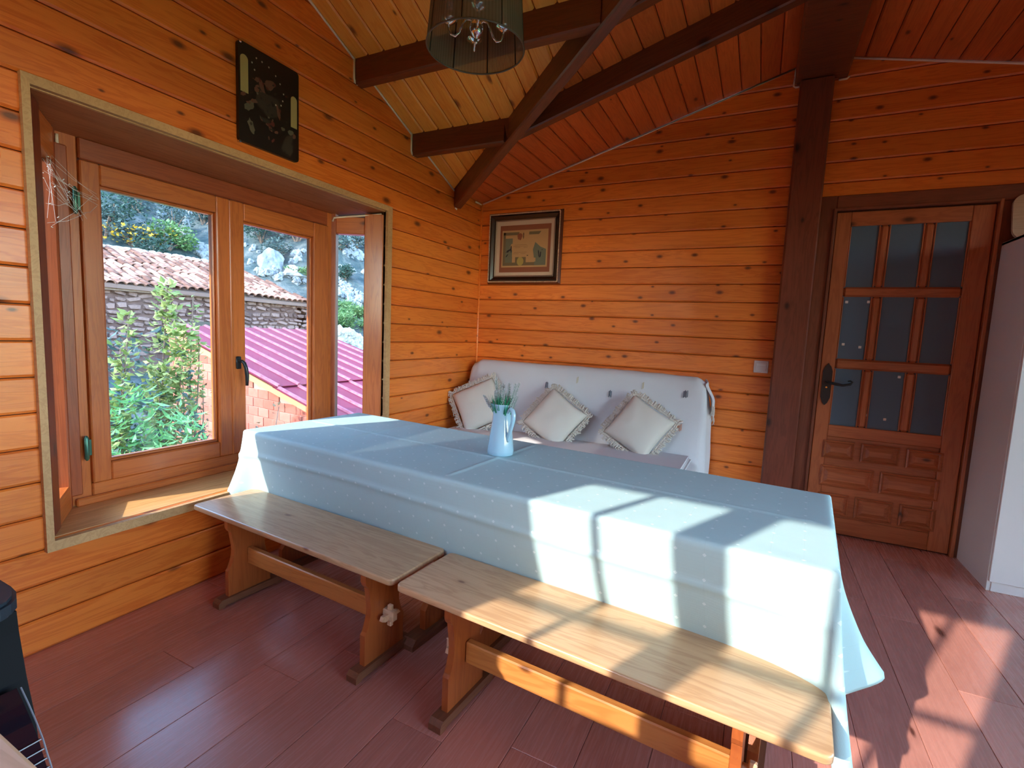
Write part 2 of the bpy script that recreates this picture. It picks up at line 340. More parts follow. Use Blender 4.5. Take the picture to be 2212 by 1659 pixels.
# ------------------------------------------------------------------ room shell
RW, YF = 5.0, -4.65                      # right wall, front wall (behind the camera)
H0, SB, SC, SA = 2.377, 0.295, 0.23, 0.42
RIDGE = 2.5; ZR = H0 + SB*RIDGE          # main ridge runs along y
YA0, YAR, YA1 = 0.445, 2.2, 3.955        # cross gable: start, ridge, end (|y|)
def z_left(y):                            # top of the left wall
    a = abs(y)
    return max(H0, (2.19 + SA*a) if a <= YAR else (2.19 + SA*(2*YAR) - SA*a))
def z_back(x): return H0 + SB*x if x <= RIDGE else ZR - SC*(x-RIDGE)

def frame_m(o, U, V, N):
    m = Matrix((Vector(U), Vector(V), Vector(N))).transposed().to_4x4(); m.translation = Vector(o); return m
def plank(parent, o, U, V, N, v0, v1, f0, f1, mat, t=0.018, g=0.0018, c=0.009, d=0.007, name='plank', brk=(2.377, 2.540)):
    """one board: f0(v), f1(v) give its two ends along U at height v; front edges are chamfered so that a groove shows between boards"""
    mid = [(b_, t) for b_ in brk for b_ in (b_-1e-4, b_+1e-4) if v0+g+c+.002 < b_ < v1-g-c*0.6-.002]
    prof = [(v0+g, 0.0), (v0+g, t-d), (v0+g+c, t)] + mid + [(v1-g-c*0.6, t), (v1-g, t-d), (v1-g, 0.0)]
    us = []
    for v, h in prof:
        a, b = f0(v), f1(v)
        if b < a: a = b = (a+b)/2
        us.append((a, b))
    if max(b-a for a, b in us) < 0.015: return None
    um = min(a for a, b in us); vm = (v0+v1)/2
    vs_ = [(a-um, v-vm, h) for (a, b), (v, h) in zip(us, prof)] + [(b-um, v-vm, h) for (a, b), (v, h) in zip(us, prof)]
    n = len(prof)
    fs = [tuple(range(n))[::-1], tuple(range(n, 2*n))] + [(i, (i+1) % n, (i+1) % n + n, i + n) for i in range(n)]
    mb = MB(); mb.add(vs_, fs)
    M = frame_m(Vector(o) + Vector(U)*um + Vector(V)*vm, U, V, N)
    return mb.build(name, mat, parent, M=M)

P = 0.1278
def rows(zmax, z0=0.0):
    k = 0; out = []
    while z0 + k*P < zmax: out.append((z0+k*P, z0+(k+1)*P)); k += 1
    return out
def wall_planks(root, o, U, V, N, ulo, uhi, top, openings, mat, zmax):
    """openings: (u0,u1,z0,z1)"""
    for v0, v1 in rows(zmax):
        segs = [(ulo, uhi, v0, v1)]
        for (a, b, c_, d_) in openings:
            new = []
            for (s0, s1, w0, w1) in segs:
                if b <= s0 or a >= s1 or d_ <= w0+1e-4 or c_ >= w1-1e-4: new.append((s0, s1, w0, w1)); continue
                if a > s0: new.append((s0, a, w0, w1))
                if b < s1: new.append((b, s1, w0, w1))
                if c_ > w0+0.012: new.append((max(a, s0), min(b, s1), w0, c_))
                if d_ < w1-0.012: new.append((max(a, s0), min(b, s1), d_, w1))
            segs = new
        for (s0, s1, w0, w1) in segs:
            lo, hi = top(s0, s1)
            plank(root, o, U, V, N, w0, w1, (lambda v, s0=s0, lo=lo: max(s0, lo(v))), (lambda v, s1=s1, hi=hi: min(s1, hi(v))), mat)
def shell(name, o, U, V, N, polys, th=0.12, kind='structure'):
    mb = MB(); M = frame_m(o, U, V, N)
    for p in polys: mb.prism([(u, v, -0.001) for u, v in p], (0, 0, -th), M)
    ob = mb.build(name, M_['back']); ob['kind'] = kind
    return ob

# left wall: u = y, v = z.  bay opening y -3.045..-1.25, z .417..2.012 ; high window nearer the camera, out of the picture
BAY = (-3.045, -1.254, 0.417, 2.013)
HIGH = (-4.50, -3.12, 1.76, 2.375)
zt1 = z_left(-YAR)
L_polys = [[(YF-0.12,-0.4),(0.12,-0.4),(0.12,BAY[2]-.031),(YF-0.12,BAY[2]-.031)], [(YF-0.12,BAY[2]-.031),(BAY[0],BAY[2]-.031),(BAY[0],HIGH[2]),(YF-0.12,HIGH[2])],
           [(YF-0.12,HIGH[2]),(HIGH[0],HIGH[2]),(HIGH[0],HIGH[3]),(YF-0.12,HIGH[3])], [(HIGH[1],HIGH[2]),(BAY[0],HIGH[2]),(BAY[0],BAY[3]),(HIGH[1],BAY[3])], [(HIGH[1],BAY[3]),(BAY[0],BAY[3]),(BAY[0],HIGH[3]),(HIGH[1],HIGH[3])],
           [(BAY[1],BAY[2]-.031),(0.12,BAY[2]-.031),(0.12,BAY[3]),(BAY[1],BAY[3])], [(BAY[0],BAY[3]),(0.12,BAY[3]),(0.12,HIGH[3]),(BAY[0],HIGH[3])],
           [(YF-0.12,HIGH[3]),(0.12,HIGH[3]),(0.12,H0+0.08),(-YA0,H0+0.08),(-YAR,zt1+0.08),(-YA1,H0+0.08),(YF-0.12,H0+0.08)]]
wall_left = shell('wall_left', (0,0,0), (0,1,0), (0,0,1), (1,0,0), L_polys)
def topL(s0, s1):
    def lo(v): return -1e9 if v <= H0 else -(YA1 - (v-H0)/SA)
    def hi(v): return 1e9 if v <= H0 else -(YA0 + (v-H0)/SA)
    return lo, hi
wall_planks(wall_left, (0,0,0), (0,1,0), (0,0,1), (1,0,0), YF, 0, topL, [(BAY[0]-0.0,BAY[1],BAY[2],BAY[3]), HIGH], M_['pine'], zt1)
# back wall: u = x, v = z
B_polys = [[(-0.12,-0.4),(RW+0.12,-0.4),(RW+0.12,z_back(RW)+0.08),(RIDGE,ZR+0.08),(-0.12,H0+0.05)]]
wall_back = shell('wall_back', (0,0,0), (1,0,0), (0,0,1), (0,-1,0), B_polys)
def topB(s0, s1):
    def lo(v): return -1e9 if v <= H0 else (v-H0)/SB
    def hi(v): return 1e9 if v <= z_back(RW) else RIDGE + (ZR-v)/SC
    return lo, hi
DOOR = (2.58, 3.54, -0.01, 2.20)
wall_planks(wall_back, (0,0,0), (1,0,0), (0,0,1), (0,-1,0), 0.016, RW, topB, [DOOR], M_['pine_back'], ZR)
# right wall (x = RW), out of the picture, with a wide glazed opening added beside the camera to let in more sky light
RO = (-4.40, -0.95, 0.10, 2.28)
zr = z_back(RW)+0.06
wall_right = shell('wall_right', (RW,0,0), (0,-1,0), (0,0,1), (-1,0,0),
    [[(-0.1,-0.4),(-YF+0.1,-0.4),(-YF+0.1,RO[2]),(-0.1,RO[2])], [(-0.1,RO[3]),(-YF+0.1,RO[3]),(-YF+0.1,zr),(-0.1,zr)],
     [(-0.1,RO[2]),(-RO[1],RO[2]),(-RO[1],RO[3]),(-0.1,RO[3])], [(-RO[0],RO[2]),(-YF+0.1,RO[2]),(-YF+0.1,RO[3]),(-RO[0],RO[3])]])
inf = lambda s0, s1: ((lambda v: -1e9), (lambda v: 1e9))
wall_planks(wall_right, (RW,0,0), (0,-1,0), (0,0,1), (-1,0,0), 0, -YF, inf, [(-RO[1],-RO[0],RO[2],RO[3])], M_['pine'], zr-0.06)
# front wall (behind the camera) with the two sunlit casements whose light falls on table, benches and floor
F1, F2 = (0.67, 1.185, 1.35, 2.205), (1.275, 1.795, 1.35, 2.205)
fu = lambda x: RW - x
wall_front = shell('wall_front', (RW,YF,0), (-1,0,0), (0,0,1), (0,1,0),
    [[(-0.1,-0.4),(RW+0.1,-0.4),(RW+0.1,F1[2]),(-0.1,F1[2])], [(-0.1,F1[3]),(RW+0.1,F1[3]),(RW+0.1,H0+0.05),(fu(RIDGE),ZR+0.08),(-0.1,zr)],
     [(-0.1,F1[2]),(fu(F2[1]),F1[2]),(fu(F2[1]),F1[3]),(-0.1,F1[3])], [(fu(F2[0]),F1[2]),(fu(F1[1]),F1[2]),(fu(F1[1]),F1[3]),(fu(F2[0]),F1[3])],
     [(fu(F1[0]),F1[2]),(RW+0.1,F1[2]),(RW+0.1,F1[3]),(fu(F1[0]),F1[3])]], th=0.10)
wall_planks(wall_front, (RW,YF,0), (-1,0,0), (0,0,1), (0,1,0), 0, RW, (lambda a, b: ((lambda v: -1e9 if v <= z_back(RW) else (v-z_back(RW))/SC), (lambda v: 1e9 if v <= H0 else RW-(v-H0)/SB))),
            [(fu(F2[1]),fu(F2[0]),F1[2],F1[3]), (fu(F1[1]),fu(F1[0]),F1[2],F1[3])], M_['pine'], ZR)

# ceiling: one structure, boards are its children
cb = MB()
def slab(pts, th=0.10):
    cb.prism([(x, y, z+0.018) for x, y, z in pts], (0, 0, th))
zb = lambda x: H0 + SB*x
e = 0.25
el = .12
slab([(-el,0.15,zb(-el)),(RIDGE+.02,0.15,ZR+.006),(RIDGE+.02,-YAR,ZR+.006),(0,-YA0,H0),(-el,-YA0,zb(-el))])
slab([(-el,-YA1,zb(-el)),(0,-YA1,H0),(RIDGE+.02,-YAR,ZR+.006),(RIDGE+.02,YF-.15,ZR+.006),(-el,YF-.15,zb(-el))])
slab([(RIDGE-.02,0.15,ZR),(RW+e,0.15,z_back(RW+e)),(RW+e,YF-.15,z_back(RW+e)),(RIDGE-.02,YF-.15,ZR)])
slab([(-el,-YA0+.02,H0),(0,-YA0+.02,H0),(RIDGE,-YAR,ZR+.0),(-el,-YAR,ZR)])
slab([(-el,-YA1-.02,H0),(-el,-YAR,ZR),(RIDGE,-YAR,ZR),(0,-YA1-.02,H0)])
ceiling = cb.build('ceiling', M_['back']); ceiling['kind'] = 'structure'
# yellow side boards (bounce light put into their colour) run up the cross gable (direction -y up), ordered in x
nA = math.hypot(1, SA); pw = 0.118
for sgn in (1, -1):
    U = Vector((0, -sgn, SA))/nA; o = Vector((0, -YA0 if sgn > 0 else -YA1, H0)); Nn = Vector((0, -SA*sgn, -1))/nA
    V = Nn.cross(U); k = 0
    while k*pw < RIDGE:
        x0, x1 = k*pw, min((k+1)*pw, RIDGE); k += 1
        vx = (lambda v, V=V: v*V.x)
        a, b = (x0, x1) if V.x > 0 else (-x1, -x0)
        plank(ceiling, o, U, V, Nn, a, b, (lambda v: max(0.0, (abs(v)/RIDGE)*(YAR-YA0)*nA)), (lambda v: (YAR-YA0)*nA), M_['ceil_lit'], g=0.0025, c=0.010)
# reddish boards of the main slope run along y, ordered up the slope
nB = math.hypot(1, SB); U = Vector((0,-1,0)); Vv = Vector((1,0,SB))/nB; Nn = U.cross(Vv)
if Nn.z > 0: U = Vector((0,1,0)); Nn = U.cross(Vv)
L = RIDGE*nB; k = 0; s_ = U.y
while k*pw < L:
    v0, v1 = k*pw, min((k+1)*pw, L); k += 1
    y_near = lambda v: -(YA0 + (YAR-YA0)*min(1, v/L)); y_far = lambda v: -(YA1 - (YA1-YAR)*min(1, v/L))
    if s_ > 0:
        plank(ceiling, (0,0,H0), U, Vv, Nn, v0, v1, y_near, (lambda v: 0.0), M_['ceil_r']); plank(ceiling, (0,0,H0), U, Vv, Nn, v0, v1, (lambda v: YF), y_far, M_['ceil_r'])
    else:
        plank(ceiling, (0,0,H0), U, Vv, Nn, v0, v1, (lambda v: 0.0), (lambda v: -y_near(v)), M_['ceil_r']); plank(ceiling, (0,0,H0), U, Vv, Nn, v0, v1, (lambda v: -y_far(v)), (lambda v: -YF), M_['ceil_r'])
nC = math.hypot(1, SC); Vc = Vector((1,0,-SC))/nC; Uc = Vector((0,1,0)); Nc = Uc.cross(Vc)
if Nc.z > 0: Uc = Vector((0,-1,0)); Nc = Uc.cross(Vc)
L = (RW-RIDGE)*nC; k = 0
while k*pw < L:
    v0, v1 = k*pw, min((k+1)*pw, L); k += 1
    if Uc.y > 0: plank(ceiling, (RIDGE,0,ZR), Uc, Vc, Nc, v0, v1, (lambda v: YF), (lambda v: 0.0), M_['ceil_r'])
    else: plank(ceiling, (RIDGE,0,ZR), Uc, Vc, Nc, v0, v1, (lambda v: 0.0), (lambda v: -YF), M_['ceil_r'])

# floor: laminate boards along y
fb = MB(); fb.box(-0.05, YF-0.05, -0.30, RW+0.05, 0.05, -0.014)
floor = fb.build('floor', M_['back']); floor['kind'] = 'structure'
fwid = 0.192; k = 0
while k*fwid < RW:
    x0, x1 = k*fwid, min((k+1)*fwid, RW); y = YF - rnd.uniform(0, 1.2)
    while y < 0:
        a, b = max(YF, y), min(0.0, y+1.28); y += 1.28
        if b-a > 0.02:
            mb = MB(); L_ = b-a; w = x1-x0; gp = 0.0007; c_ = 0.0012
            mb.add([(gp,-w/2+gp,-.01),(L_-gp,-w/2+gp,-.01),(L_-gp,w/2-gp,-.01),(gp,w/2-gp,-.01),(gp,-w/2+gp,-c_),(L_-gp,-w/2+gp,-c_),(L_-gp,w/2-gp,-c_),(gp,w/2-gp,-c_),
                    (gp+c_,-w/2+gp+c_,0),(L_-gp-c_,-w/2+gp+c_,0),(L_-gp-c_,w/2-gp-c_,0),(gp+c_,w/2-gp-c_,0)],
                   [(0,3,2,1),(0,1,5,4),(1,2,6,5),(2,3,7,6),(3,0,4,7),(4,5,9,8),(5,6,10,9),(6,7,11,10),(7,4,8,11),(8,9,10,11)])
            mb.build('plank', M_['floor'], floor, M=frame_m(((x0+x1)/2, a, 0), (0,1,0), (-1,0,0), (0,0,1)))
    k += 1

# pale bead along the wall/ceiling joints and around beam ends
tn = [0]
def bead(pts, r=0.0075):
    tn[0] += 1; mb = MB(); mb.tube(pts, r, 6); o = mb.build('trim_%d' % tn[0], M_['white_bead'], smooth=True); o['kind'] = 'structure'; return o
BW, BD = 0.07, 0.145                      # purlin width and depth
Yp = [-1.0, -1.545]
def zA(y): return 2.19 + SA*abs(y)
q = 0.019
bead([(0.012,-q,H0-.026),(2.352,-q,z_back(2.352)-.026),(2.352,-q,2.935),(2.364,-q,2.927),(2.384,-q,2.927)])
bead([(2.60,-q,2.932),(2.644,-q,2.932),(2.655,-q,2.945)])
bead([(2.66,-q,z_back(2.66)-.026),(RW,-q,z_back(RW)-.026)])
bead([(q,-0.012,H0-.026),(q,-0.13,H0-.026)])
def endbead(y0, zt, zb_): bead([(q,y0,zt),(q,y0,zb_+.02),(q,y0+.008,zb_+.004),(q,y0+.03,zb_-.003)])
for y0 in Yp: endbead(y0-.008, zA(y0)-.008, zA(y0)-BD-.008)
endbead(-0.445, zA(-.445)-.01, 2.225)
bead([(q,-0.46,zA(-.46)-.028),(q,Yp[0]+BW+.0,zA(Yp[0]+BW)-.028)]); bead([(q,Yp[0]-.01,zA(Yp[0]-.01)-.028),(q,Yp[1]+BW,zA(Yp[1]+BW)-.028)]); bead([(q,Yp[1]-.01,zA(Yp[1]-.01)-.028),(q,-YAR,ZR-.028)])
# corner bead of the two walls
bead([(0.022,-0.022,0),(0.022,-0.022,H0)], 0.009)
bpy.data.objects['trim_%d' % tn[0]].data.materials[0] = M_['pine']

# beams: every timber is a thing of its own
def timber(name, a, b, w, d, label, group=None, mat=None, mirror=False):
    """beam from a to b (top centre line), width w (horizontal), depth d downward"""
    a, b = Vector(a), Vector(b); U = (b-a).normalized(); side = Vector((0,0,1)).cross(U).normalized(); N = U.cross(side)
    L_ = (b-a).length; c_ = 0.008
    pr = [(-w/2, 0.06), (w/2, 0.06), (w/2, -d+c_), (w/2-c_, -d), (-w/2+c_, -d), (-w/2, -d+c_)]
    mb = MB(); mb.prism([(0, y, z) for y, z in pr], (L_, 0, 0))
    o = mb.build(name, mat or M_['beam'], M=frame_m(a, U, side, N)); return tag(o, label, 'beam', group)
for i, y in enumerate(Yp):
    yc = y + BW/2; xv = (abs(yc)-YA0)/((YAR-YA0)/RIDGE)
    timber('purlin', (0.0, yc, zA(yc)), (xv, yc, zA(yc)), BW, BD,
           ['dark level beam from window wall, the one farther from the lamp', 'dark level beam passing behind the hanging lamp shade'][i])
    timber('rafter', (xv-.01, yc, zb(xv)), (2.37, yc, zb(2.37)), BW, BD,
           ['dark rafter rising from the beam crossing up to the top edge right of centre', 'dark rafter at the upper picture edge beside the lamp'][i])
timber('valley_beam', (0.0, -0.40, H0+.005), (RIDGE-.12, -(YAR-.08), ZR-.03), BW, BD+.015, 'dark diagonal beam rising from the room corner between the two ceiling slopes')
timber('valley_beam', (0.0, -YA1, H0), (RIDGE-.12, -(YAR+.08), ZR-.03), BW, BD, 'dark diagonal beam of the near ceiling valley above the camera')
rb = MB(); rb.cbox(2.356, YF+.02, 2.937, 2.648, -0.018, ZR+.03, .012); rbo = rb.build('ridge_beam', M_['beam'], origin=(2.5, -2.3, 2.937)); tag(rbo, 'thick dark ridge beam running overhead from the top of the post', 'beam')
pb = MB(); pb.cbox(2.386, -0.10, 0, 2.574, -0.018, 2.937, .010); po = pb.build('post', M_['post'], origin=(2.48, -0.06, 0)); tag(po, 'tall dark knotty wooden post against back wall beside the door', 'post')

# ------------------------------------------------------------------ bay window (splayed box in the left wall)
X1 = -0.30; YN, YFR = -2.866, -1.405; ZS, ZTOP = 0.417, 1.93
win = empty('window_1', (0, -2.15, ZS), kind='structure')
def wp(mb, name, mat, **k):
    o = mb.build(name, mat, win, **k)
    if 'M' not in k and 'origin' not in k: o.location = -win.location
    return o
# pale casing around the opening (mitred)
def casing_board(p, name='casing'):
    mb = MB(); mb.prism(p, (0.024, 0, 0)); return wp(mb, name, M_['trimw'])
y0, y1, z0, z1 = -3.066, -1.21, 0.376, 2.046; yi0, yi1, zi0, zi1 = -3.043, -1.254, 0.414, 2.013
xo = 0.014
casing_board([(xo,y0,z0),(xo,yi0,zi0),(xo,yi0,zi1),(xo,y0,z1)]); casing_board([(xo,y1,z0),(xo,y1,z1),(xo,yi1,zi1),(xo,yi1,zi0)])
casing_board([(xo,y0,z1),(xo,yi0,zi1),(xo,yi1,zi1),(xo,y1,z1)]); casing_board([(xo,y0,z0),(xo,y1,z0),(xo,yi1,zi0),(xo,yi0,zi0)])
# lining under the casing head and along the far jamb
mb = MB(); mb.box(-0.022,yi0,zi1-.004,xo,yi1,zi1+.02); wp(mb, 'head_lining', M_['trimw'])
mb = MB(); mb.box(-0.015,yi1,ZS,xo,yi1+.02,zi1); wp(mb, 'jamb_lining', M_['trimw'])
# sill of three boards, soffit of three boards
def bay_x(x, side):                       # splay lines
    t_ = -x/0.30
    return (-3.045 + (YN+3.045)*t_) if side < 0 else (-1.25 + (YFR+1.25)*t_)
xs = [0.0, -0.10, -0.20, -0.305]
for i in range(3):
    a, b = xs[i]-.0008, xs[i+1]+.0008
    mb = MB(); mb.prism([(a,bay_x(a,-1),0),(a,bay_x(a,1),0),(b,bay_x(b,1),0),(b,bay_x(b,-1),0)], (0,0,-.03))
    o = mb.build('sill_board', M_['sill'], win); o.matrix_local = Matrix.Translation((0, 2.15, 0))
    o.data.transform(Matrix.Rotation(-math.pi/2, 4, 'Z')); o.matrix_local = Matrix.Translation((0, 2.15, 0)) @ Matrix.Rotation(math.pi/2, 4, 'Z')
    zz = lambda x: 2.009 + (x)*0.10
    mb = MB(); mb.prism([(a,bay_x(a,-1)-.02,zz(a)),(a,bay_x(a,1)+.02,zz(a)),(b,bay_x(b,1)+.02,zz(b)),(b,bay_x(b,-1)-.02,zz(b))], (0,0,.03))
    o = mb.build('soffit_board', M_['soffit'], win)
    o.data.transform(Matrix.Rotation(-math.pi/2, 4, 'Z')); o.matrix_local = Matrix.Translation((0, 2.15, -ZS)) @ Matrix.Rotation(math.pi/2, 4, 'Z')
# a vertical-plane glazed panel described in its own frame (u along the panel, w up, n into the room)
def panel_frame(o, ang):
    U = Vector((math.cos(ang), math.sin(ang), 0)); V = Vector((0,0,1)); return frame_m(o, U, V, U.cross(V))
def bar(M, u0, u1, w0, w1, n0, n1, name='frame_member', mat=None, c=0.005, parent=None):
    mb = MB(); horiz = (u1-u0) > (w1-w0)
    mb.cbox(u0, w0, n0, u1, w1, n1, c)
    o = mb.build(name, mat or M_['sash_h' if False else 'sash'], parent or win)
    Ml = Matrix.Translation(-(parent or win).location) @ M
    cpt = Vector(((u0+u1)/2, (w0+w1)/2, (n0+n1)/2))
    o.data.transform(Matrix.Translation(-cpt))
    if not horiz:
        R = Matrix.Rotation(math.pi/2, 4, 'Z'); o.data.transform(R.inverted()); o.matrix_local = Ml @ Matrix.Translation(cpt) @ R
    else: o.matrix_local = Ml @ Matrix.Translation(cpt)
    return o
M_['sash'] = wood('orange_sash_u', (0.60,0.165,0.036), (0.40,0.09,0.018), (0.08,0.02,0.01), knots=0.12, rough=0.33, coat=0.35, vary=0.12)
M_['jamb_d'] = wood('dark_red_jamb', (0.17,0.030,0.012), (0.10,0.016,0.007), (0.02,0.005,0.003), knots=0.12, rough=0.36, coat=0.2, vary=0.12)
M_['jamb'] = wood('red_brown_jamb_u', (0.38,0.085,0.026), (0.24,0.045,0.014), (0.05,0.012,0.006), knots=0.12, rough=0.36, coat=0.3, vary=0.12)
# front face: u = -y direction so that n points into the room (+x):  U x Z = n ; U=(0,1,0) -> U x Z = (1,0,0)
MF = panel_frame((X1, 0, 0), math.pi/2)
# outer frame
bar(MF, YN-.02, YN+.085, ZS, 2.005, -.06, .0, mat=M_['sash']); bar(MF, YFR-.055, YFR+.02, ZS, 2.0, -.06, 0.0, mat=M_['sash'])
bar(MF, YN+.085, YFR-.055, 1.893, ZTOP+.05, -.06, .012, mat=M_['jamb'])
bar(MF, YN+.085, YFR-.055, ZS, .507, -.06, .004, mat=M_['sash'])
bar(MF, YN+.02, YFR-.02, ZS, ZS+.035, .0, .022, mat=M_['sash'])
bar(MF, YN+.0, YN+.045, ZS+.05, ZTOP, .0, .018, mat=M_['jamb'])
# casements: left u -2.782..-2.131, right -2.127..-1.457 ; glass left -2.709..-2.20, right -2.048..-1.584
def casement(u0, u1, g0, g1, zb0, zt0, gz0, gz1):
    n0, n1 = -.045, .018
    bar(MF, u0, g0, zb0, zt0, n0, n1, 'stile'); bar(MF, g1, u1, zb0, zt0, n0, n1, 'stile')
    bar(MF, g0, g1, gz1, zt0, n0, n1-.001, 'rail'); bar(MF, g0, g1, zb0, gz0, n0, n1-.001, 'rail')
    bar(MF, g0, g1, gz0-.002, gz0+.014, n0+.005, n1-.022, 'glazing_bead'); bar(MF, g0, g0+.012, gz0, gz1, n0+.005, n1-.022, 'glazing_bead'); bar(MF, g1-.012, g1, gz0, gz1, n0+.005, n1-.022, 'glazing_bead'); bar(MF, g0, g1, gz1-.012, gz1+.002, n0+.005, n1-.022, 'glazing_bead')
    mb = MB(); mb.box(g0-.005, gz0-.005, -.022, g1+.005, gz1+.005, -.018); g = mb.build('pane', M_['glass'], win); g.matrix_local = Matrix.Translation(-win.location) @ MF
casement(-2.782, -2.132, -2.712, -2.205, .507, 1.890, .590, 1.805)
casement(-2.128, -1.457, -2.052, -1.575, .507, 1.890, .590, 1.798)
for yy, a in ((-2.131, .012),): bar(MF, yy-.008, yy+.008, .507, 1.885, .016, .024, 'cover_strip')
# hinges and handle
for zc in (0.672, 1.718):
    mb = MB(); mb.tube([(X1+.026,-2.806,zc-.055),(X1+.026,-2.806,zc-.045),(X1+.026,-2.806,zc+.045),(X1+.026,-2.806,zc+.055)], [.004,.009,.009,.004], 10); mb.box(X1+.017,-2.81,zc-.035,X1+.02,-2.786,zc+.035)
    wp(mb, 'hinge', M_['green_brass'], smooth='auto')
mb = MB(); mb.cbox(X1+.018,-2.113,.985,X1+.028,-2.083,1.055,.008); hp = wp(mb, 'handle_rose', M_['handle'], smooth='auto')
mb = MB(); mb.tube([(X1+.026,-2.098,1.03),(X1+.055,-2.098,1.03),(X1+.066,-2.094,1.02),(X1+.072,-2.088,.99),(X1+.074,-2.084,.95),(X1+.072,-2.084,.895)], [.008,.009,.010,.0105,.0105,.008], 10); wp(mb, 'window_handle', M_['handle'], smooth=True)
# splayed side panels
def side_panel(p0, p1, near):
    p0, p1 = Vector(p0), Vector(p1); d = p1-p0; L_ = d.length; ang = math.atan2(d.y, d.x); M = panel_frame(p0, ang)
    e_ = .0
    if near: n0, n1 = -.05, .012
    else: n0, n1 = -.05, .012
    wpo = .080                            # wide stile beside the wall
    mj = M_['sash']
    if not near:   # u from bay corner to wall
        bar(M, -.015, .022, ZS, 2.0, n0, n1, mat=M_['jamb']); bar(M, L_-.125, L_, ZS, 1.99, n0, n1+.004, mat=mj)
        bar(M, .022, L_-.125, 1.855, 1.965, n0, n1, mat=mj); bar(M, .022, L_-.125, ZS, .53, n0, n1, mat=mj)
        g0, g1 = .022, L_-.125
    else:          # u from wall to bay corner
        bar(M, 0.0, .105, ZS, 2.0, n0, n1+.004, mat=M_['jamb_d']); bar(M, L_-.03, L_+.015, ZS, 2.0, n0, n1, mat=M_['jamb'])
        bar(M, .105, L_-.03, 1.855, 1.985, n0, n1, mat=mj); bar(M, .105, L_-.03, ZS, .52, n0, n1, mat=mj)
        g0, g1 = .105, L_-.03
    mb = MB(); mb.box(g0-.004, .51, -.022, g1+.004, 1.86, -.018); g = mb.build('pane', M_['glass'], win); g.matrix_local = Matrix.Translation(-win.location) @ M
# near panel: n must point towards +y/+x (into the room). U x Z = n. U=(-.3,.18)->n=(.18,.3) ok
side_panel((0, -3.045, 0), (X1, YN, 0), True)
# far panel: n towards -y: U=(.3,.155) -> n=(.155,-.3)
side_panel((X1, YFR, 0), (0, -1.25, 0), False)
# dark face of the post beside the near casing
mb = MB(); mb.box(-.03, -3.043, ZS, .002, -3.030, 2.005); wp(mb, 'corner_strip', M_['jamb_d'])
# outside shell of the bay: base, roof ledge, its unseen overhang sized to cut off sun on the table
mb = MB(); mb.prism([(0,-3.12,0.384),(0,-1.18,0.384),(-.38,-1.33,0.384),(-.38,-2.94,0.384)], (0,0,-.25)); wp(mb, 'bay_base', M_['back'])
mb = MB(); mb.prism([(0,-3.10,2.045),(0,-1.0,2.045),(-.86,-1.0,1.985),(-.86,-3.10,1.985)], (0,0,.06)); wp(mb, 'bay_roof', M_['back'])
# white sealant bead at the head of the far panel
bead([(-0.012,-1.262,1.992),(-.10,-1.315,1.978),(-.20,-1.366,1.966),(-.285,-1.41,1.955),(-.292,-1.416,1.93)], .006)
bead([(-.29,-2.85,1.965),(-.29,-2.85,1.93)], .006)

# windows out of the picture (they give the light that falls in it)
def simple_window(n, M, u0, u1, w0, w1, vbars, hbars, name=None):
    root = empty('window_%d' % n, M.translation, kind='structure')
    for (a, b, c_, d_) in ((u0-.0,u0+.012,w0,w1),(u1-.012,u1,w0,w1),(u0,u1,w0,w0+.012),(u0,u1,w1-.012,w1)): bar(M, a, b, c_, d_, -.05, .01, 'frame_member', parent=root)
    for v in vbars: bar(M, v-.011, v+.011, w0+.012, w1-.012, -.045, -.01, 'glazing_bar', parent=root)
    for h in hbars: bar(M, u0+.012, u1-.012, h-.011, h+.011, -.045, -.01, 'glazing_bar', parent=root)
    mb = MB(); mb.box(u0+.01, w0+.01, -.024, u1-.01, w1-.01, -.020); g = mb.build('pane', M_['glass'], root); g.matrix_local = Matrix.Translation(-root.location) @ M
MFr = frame_m((RW, YF, 0), (-1,0,0), (0,0,1), (0,1,0))
for n_, F in ((2, F1), (3, F2)):
    simple_window(n_, MFr, fu(F[1]), fu(F[0]), F[2], F[3], [fu((F[0]+F[1])/2 + (.026 if n_ == 3 else 0))], [1.668])
MRi = frame_m((RW, 0, 0), (0,-1,0), (0,0,1), (-1,0,0))
simple_window(4, MRi, -RO[1], -RO[0], RO[2], RO[3], [-RO[1]+.87, -RO[1]+1.73], [])  # added unseen glazing, made wide to brighten the room with sky light
MLe = frame_m((0,0,0), (0,1,0), (0,0,1), (1,0,0))
simple_window(5, MLe, HIGH[0], HIGH[1], HIGH[2], HIGH[3], [], [])

# ------------------------------------------------------------------ door in the back wall
dr = empty('door_1', (3.06, 0, 0), kind='structure')
def dp(mb, name, mat, smooth=False):
    o = mb.build(name, mat, dr, smooth=smooth); o.location = (-3.06, 0, 0); return o
def dbox(name, x0, x1, z0, z1, ya, yb, mat='door', c=.004):
    mb = MB(); cx, cz = (x0+x1)/2, (z0+z1)/2; mb.cbox(x0-cx, ya, z0-cz, x1-cx, yb, z1-cz, c)
    horiz = (x1-x0) > (z1-z0)
    o = mb.build(name, M_[mat], dr)
    if horiz:  # grain along x
        R = Matrix.Rotation(math.pi/2, 4, 'Y'); o.data.transform(R.inverted()); o.matrix_local = Matrix.Translation((cx-3.06, 0, cz)) @ R
    else: o.matrix_local = Matrix.Translation((cx-3.06, 0, cz))
    return o
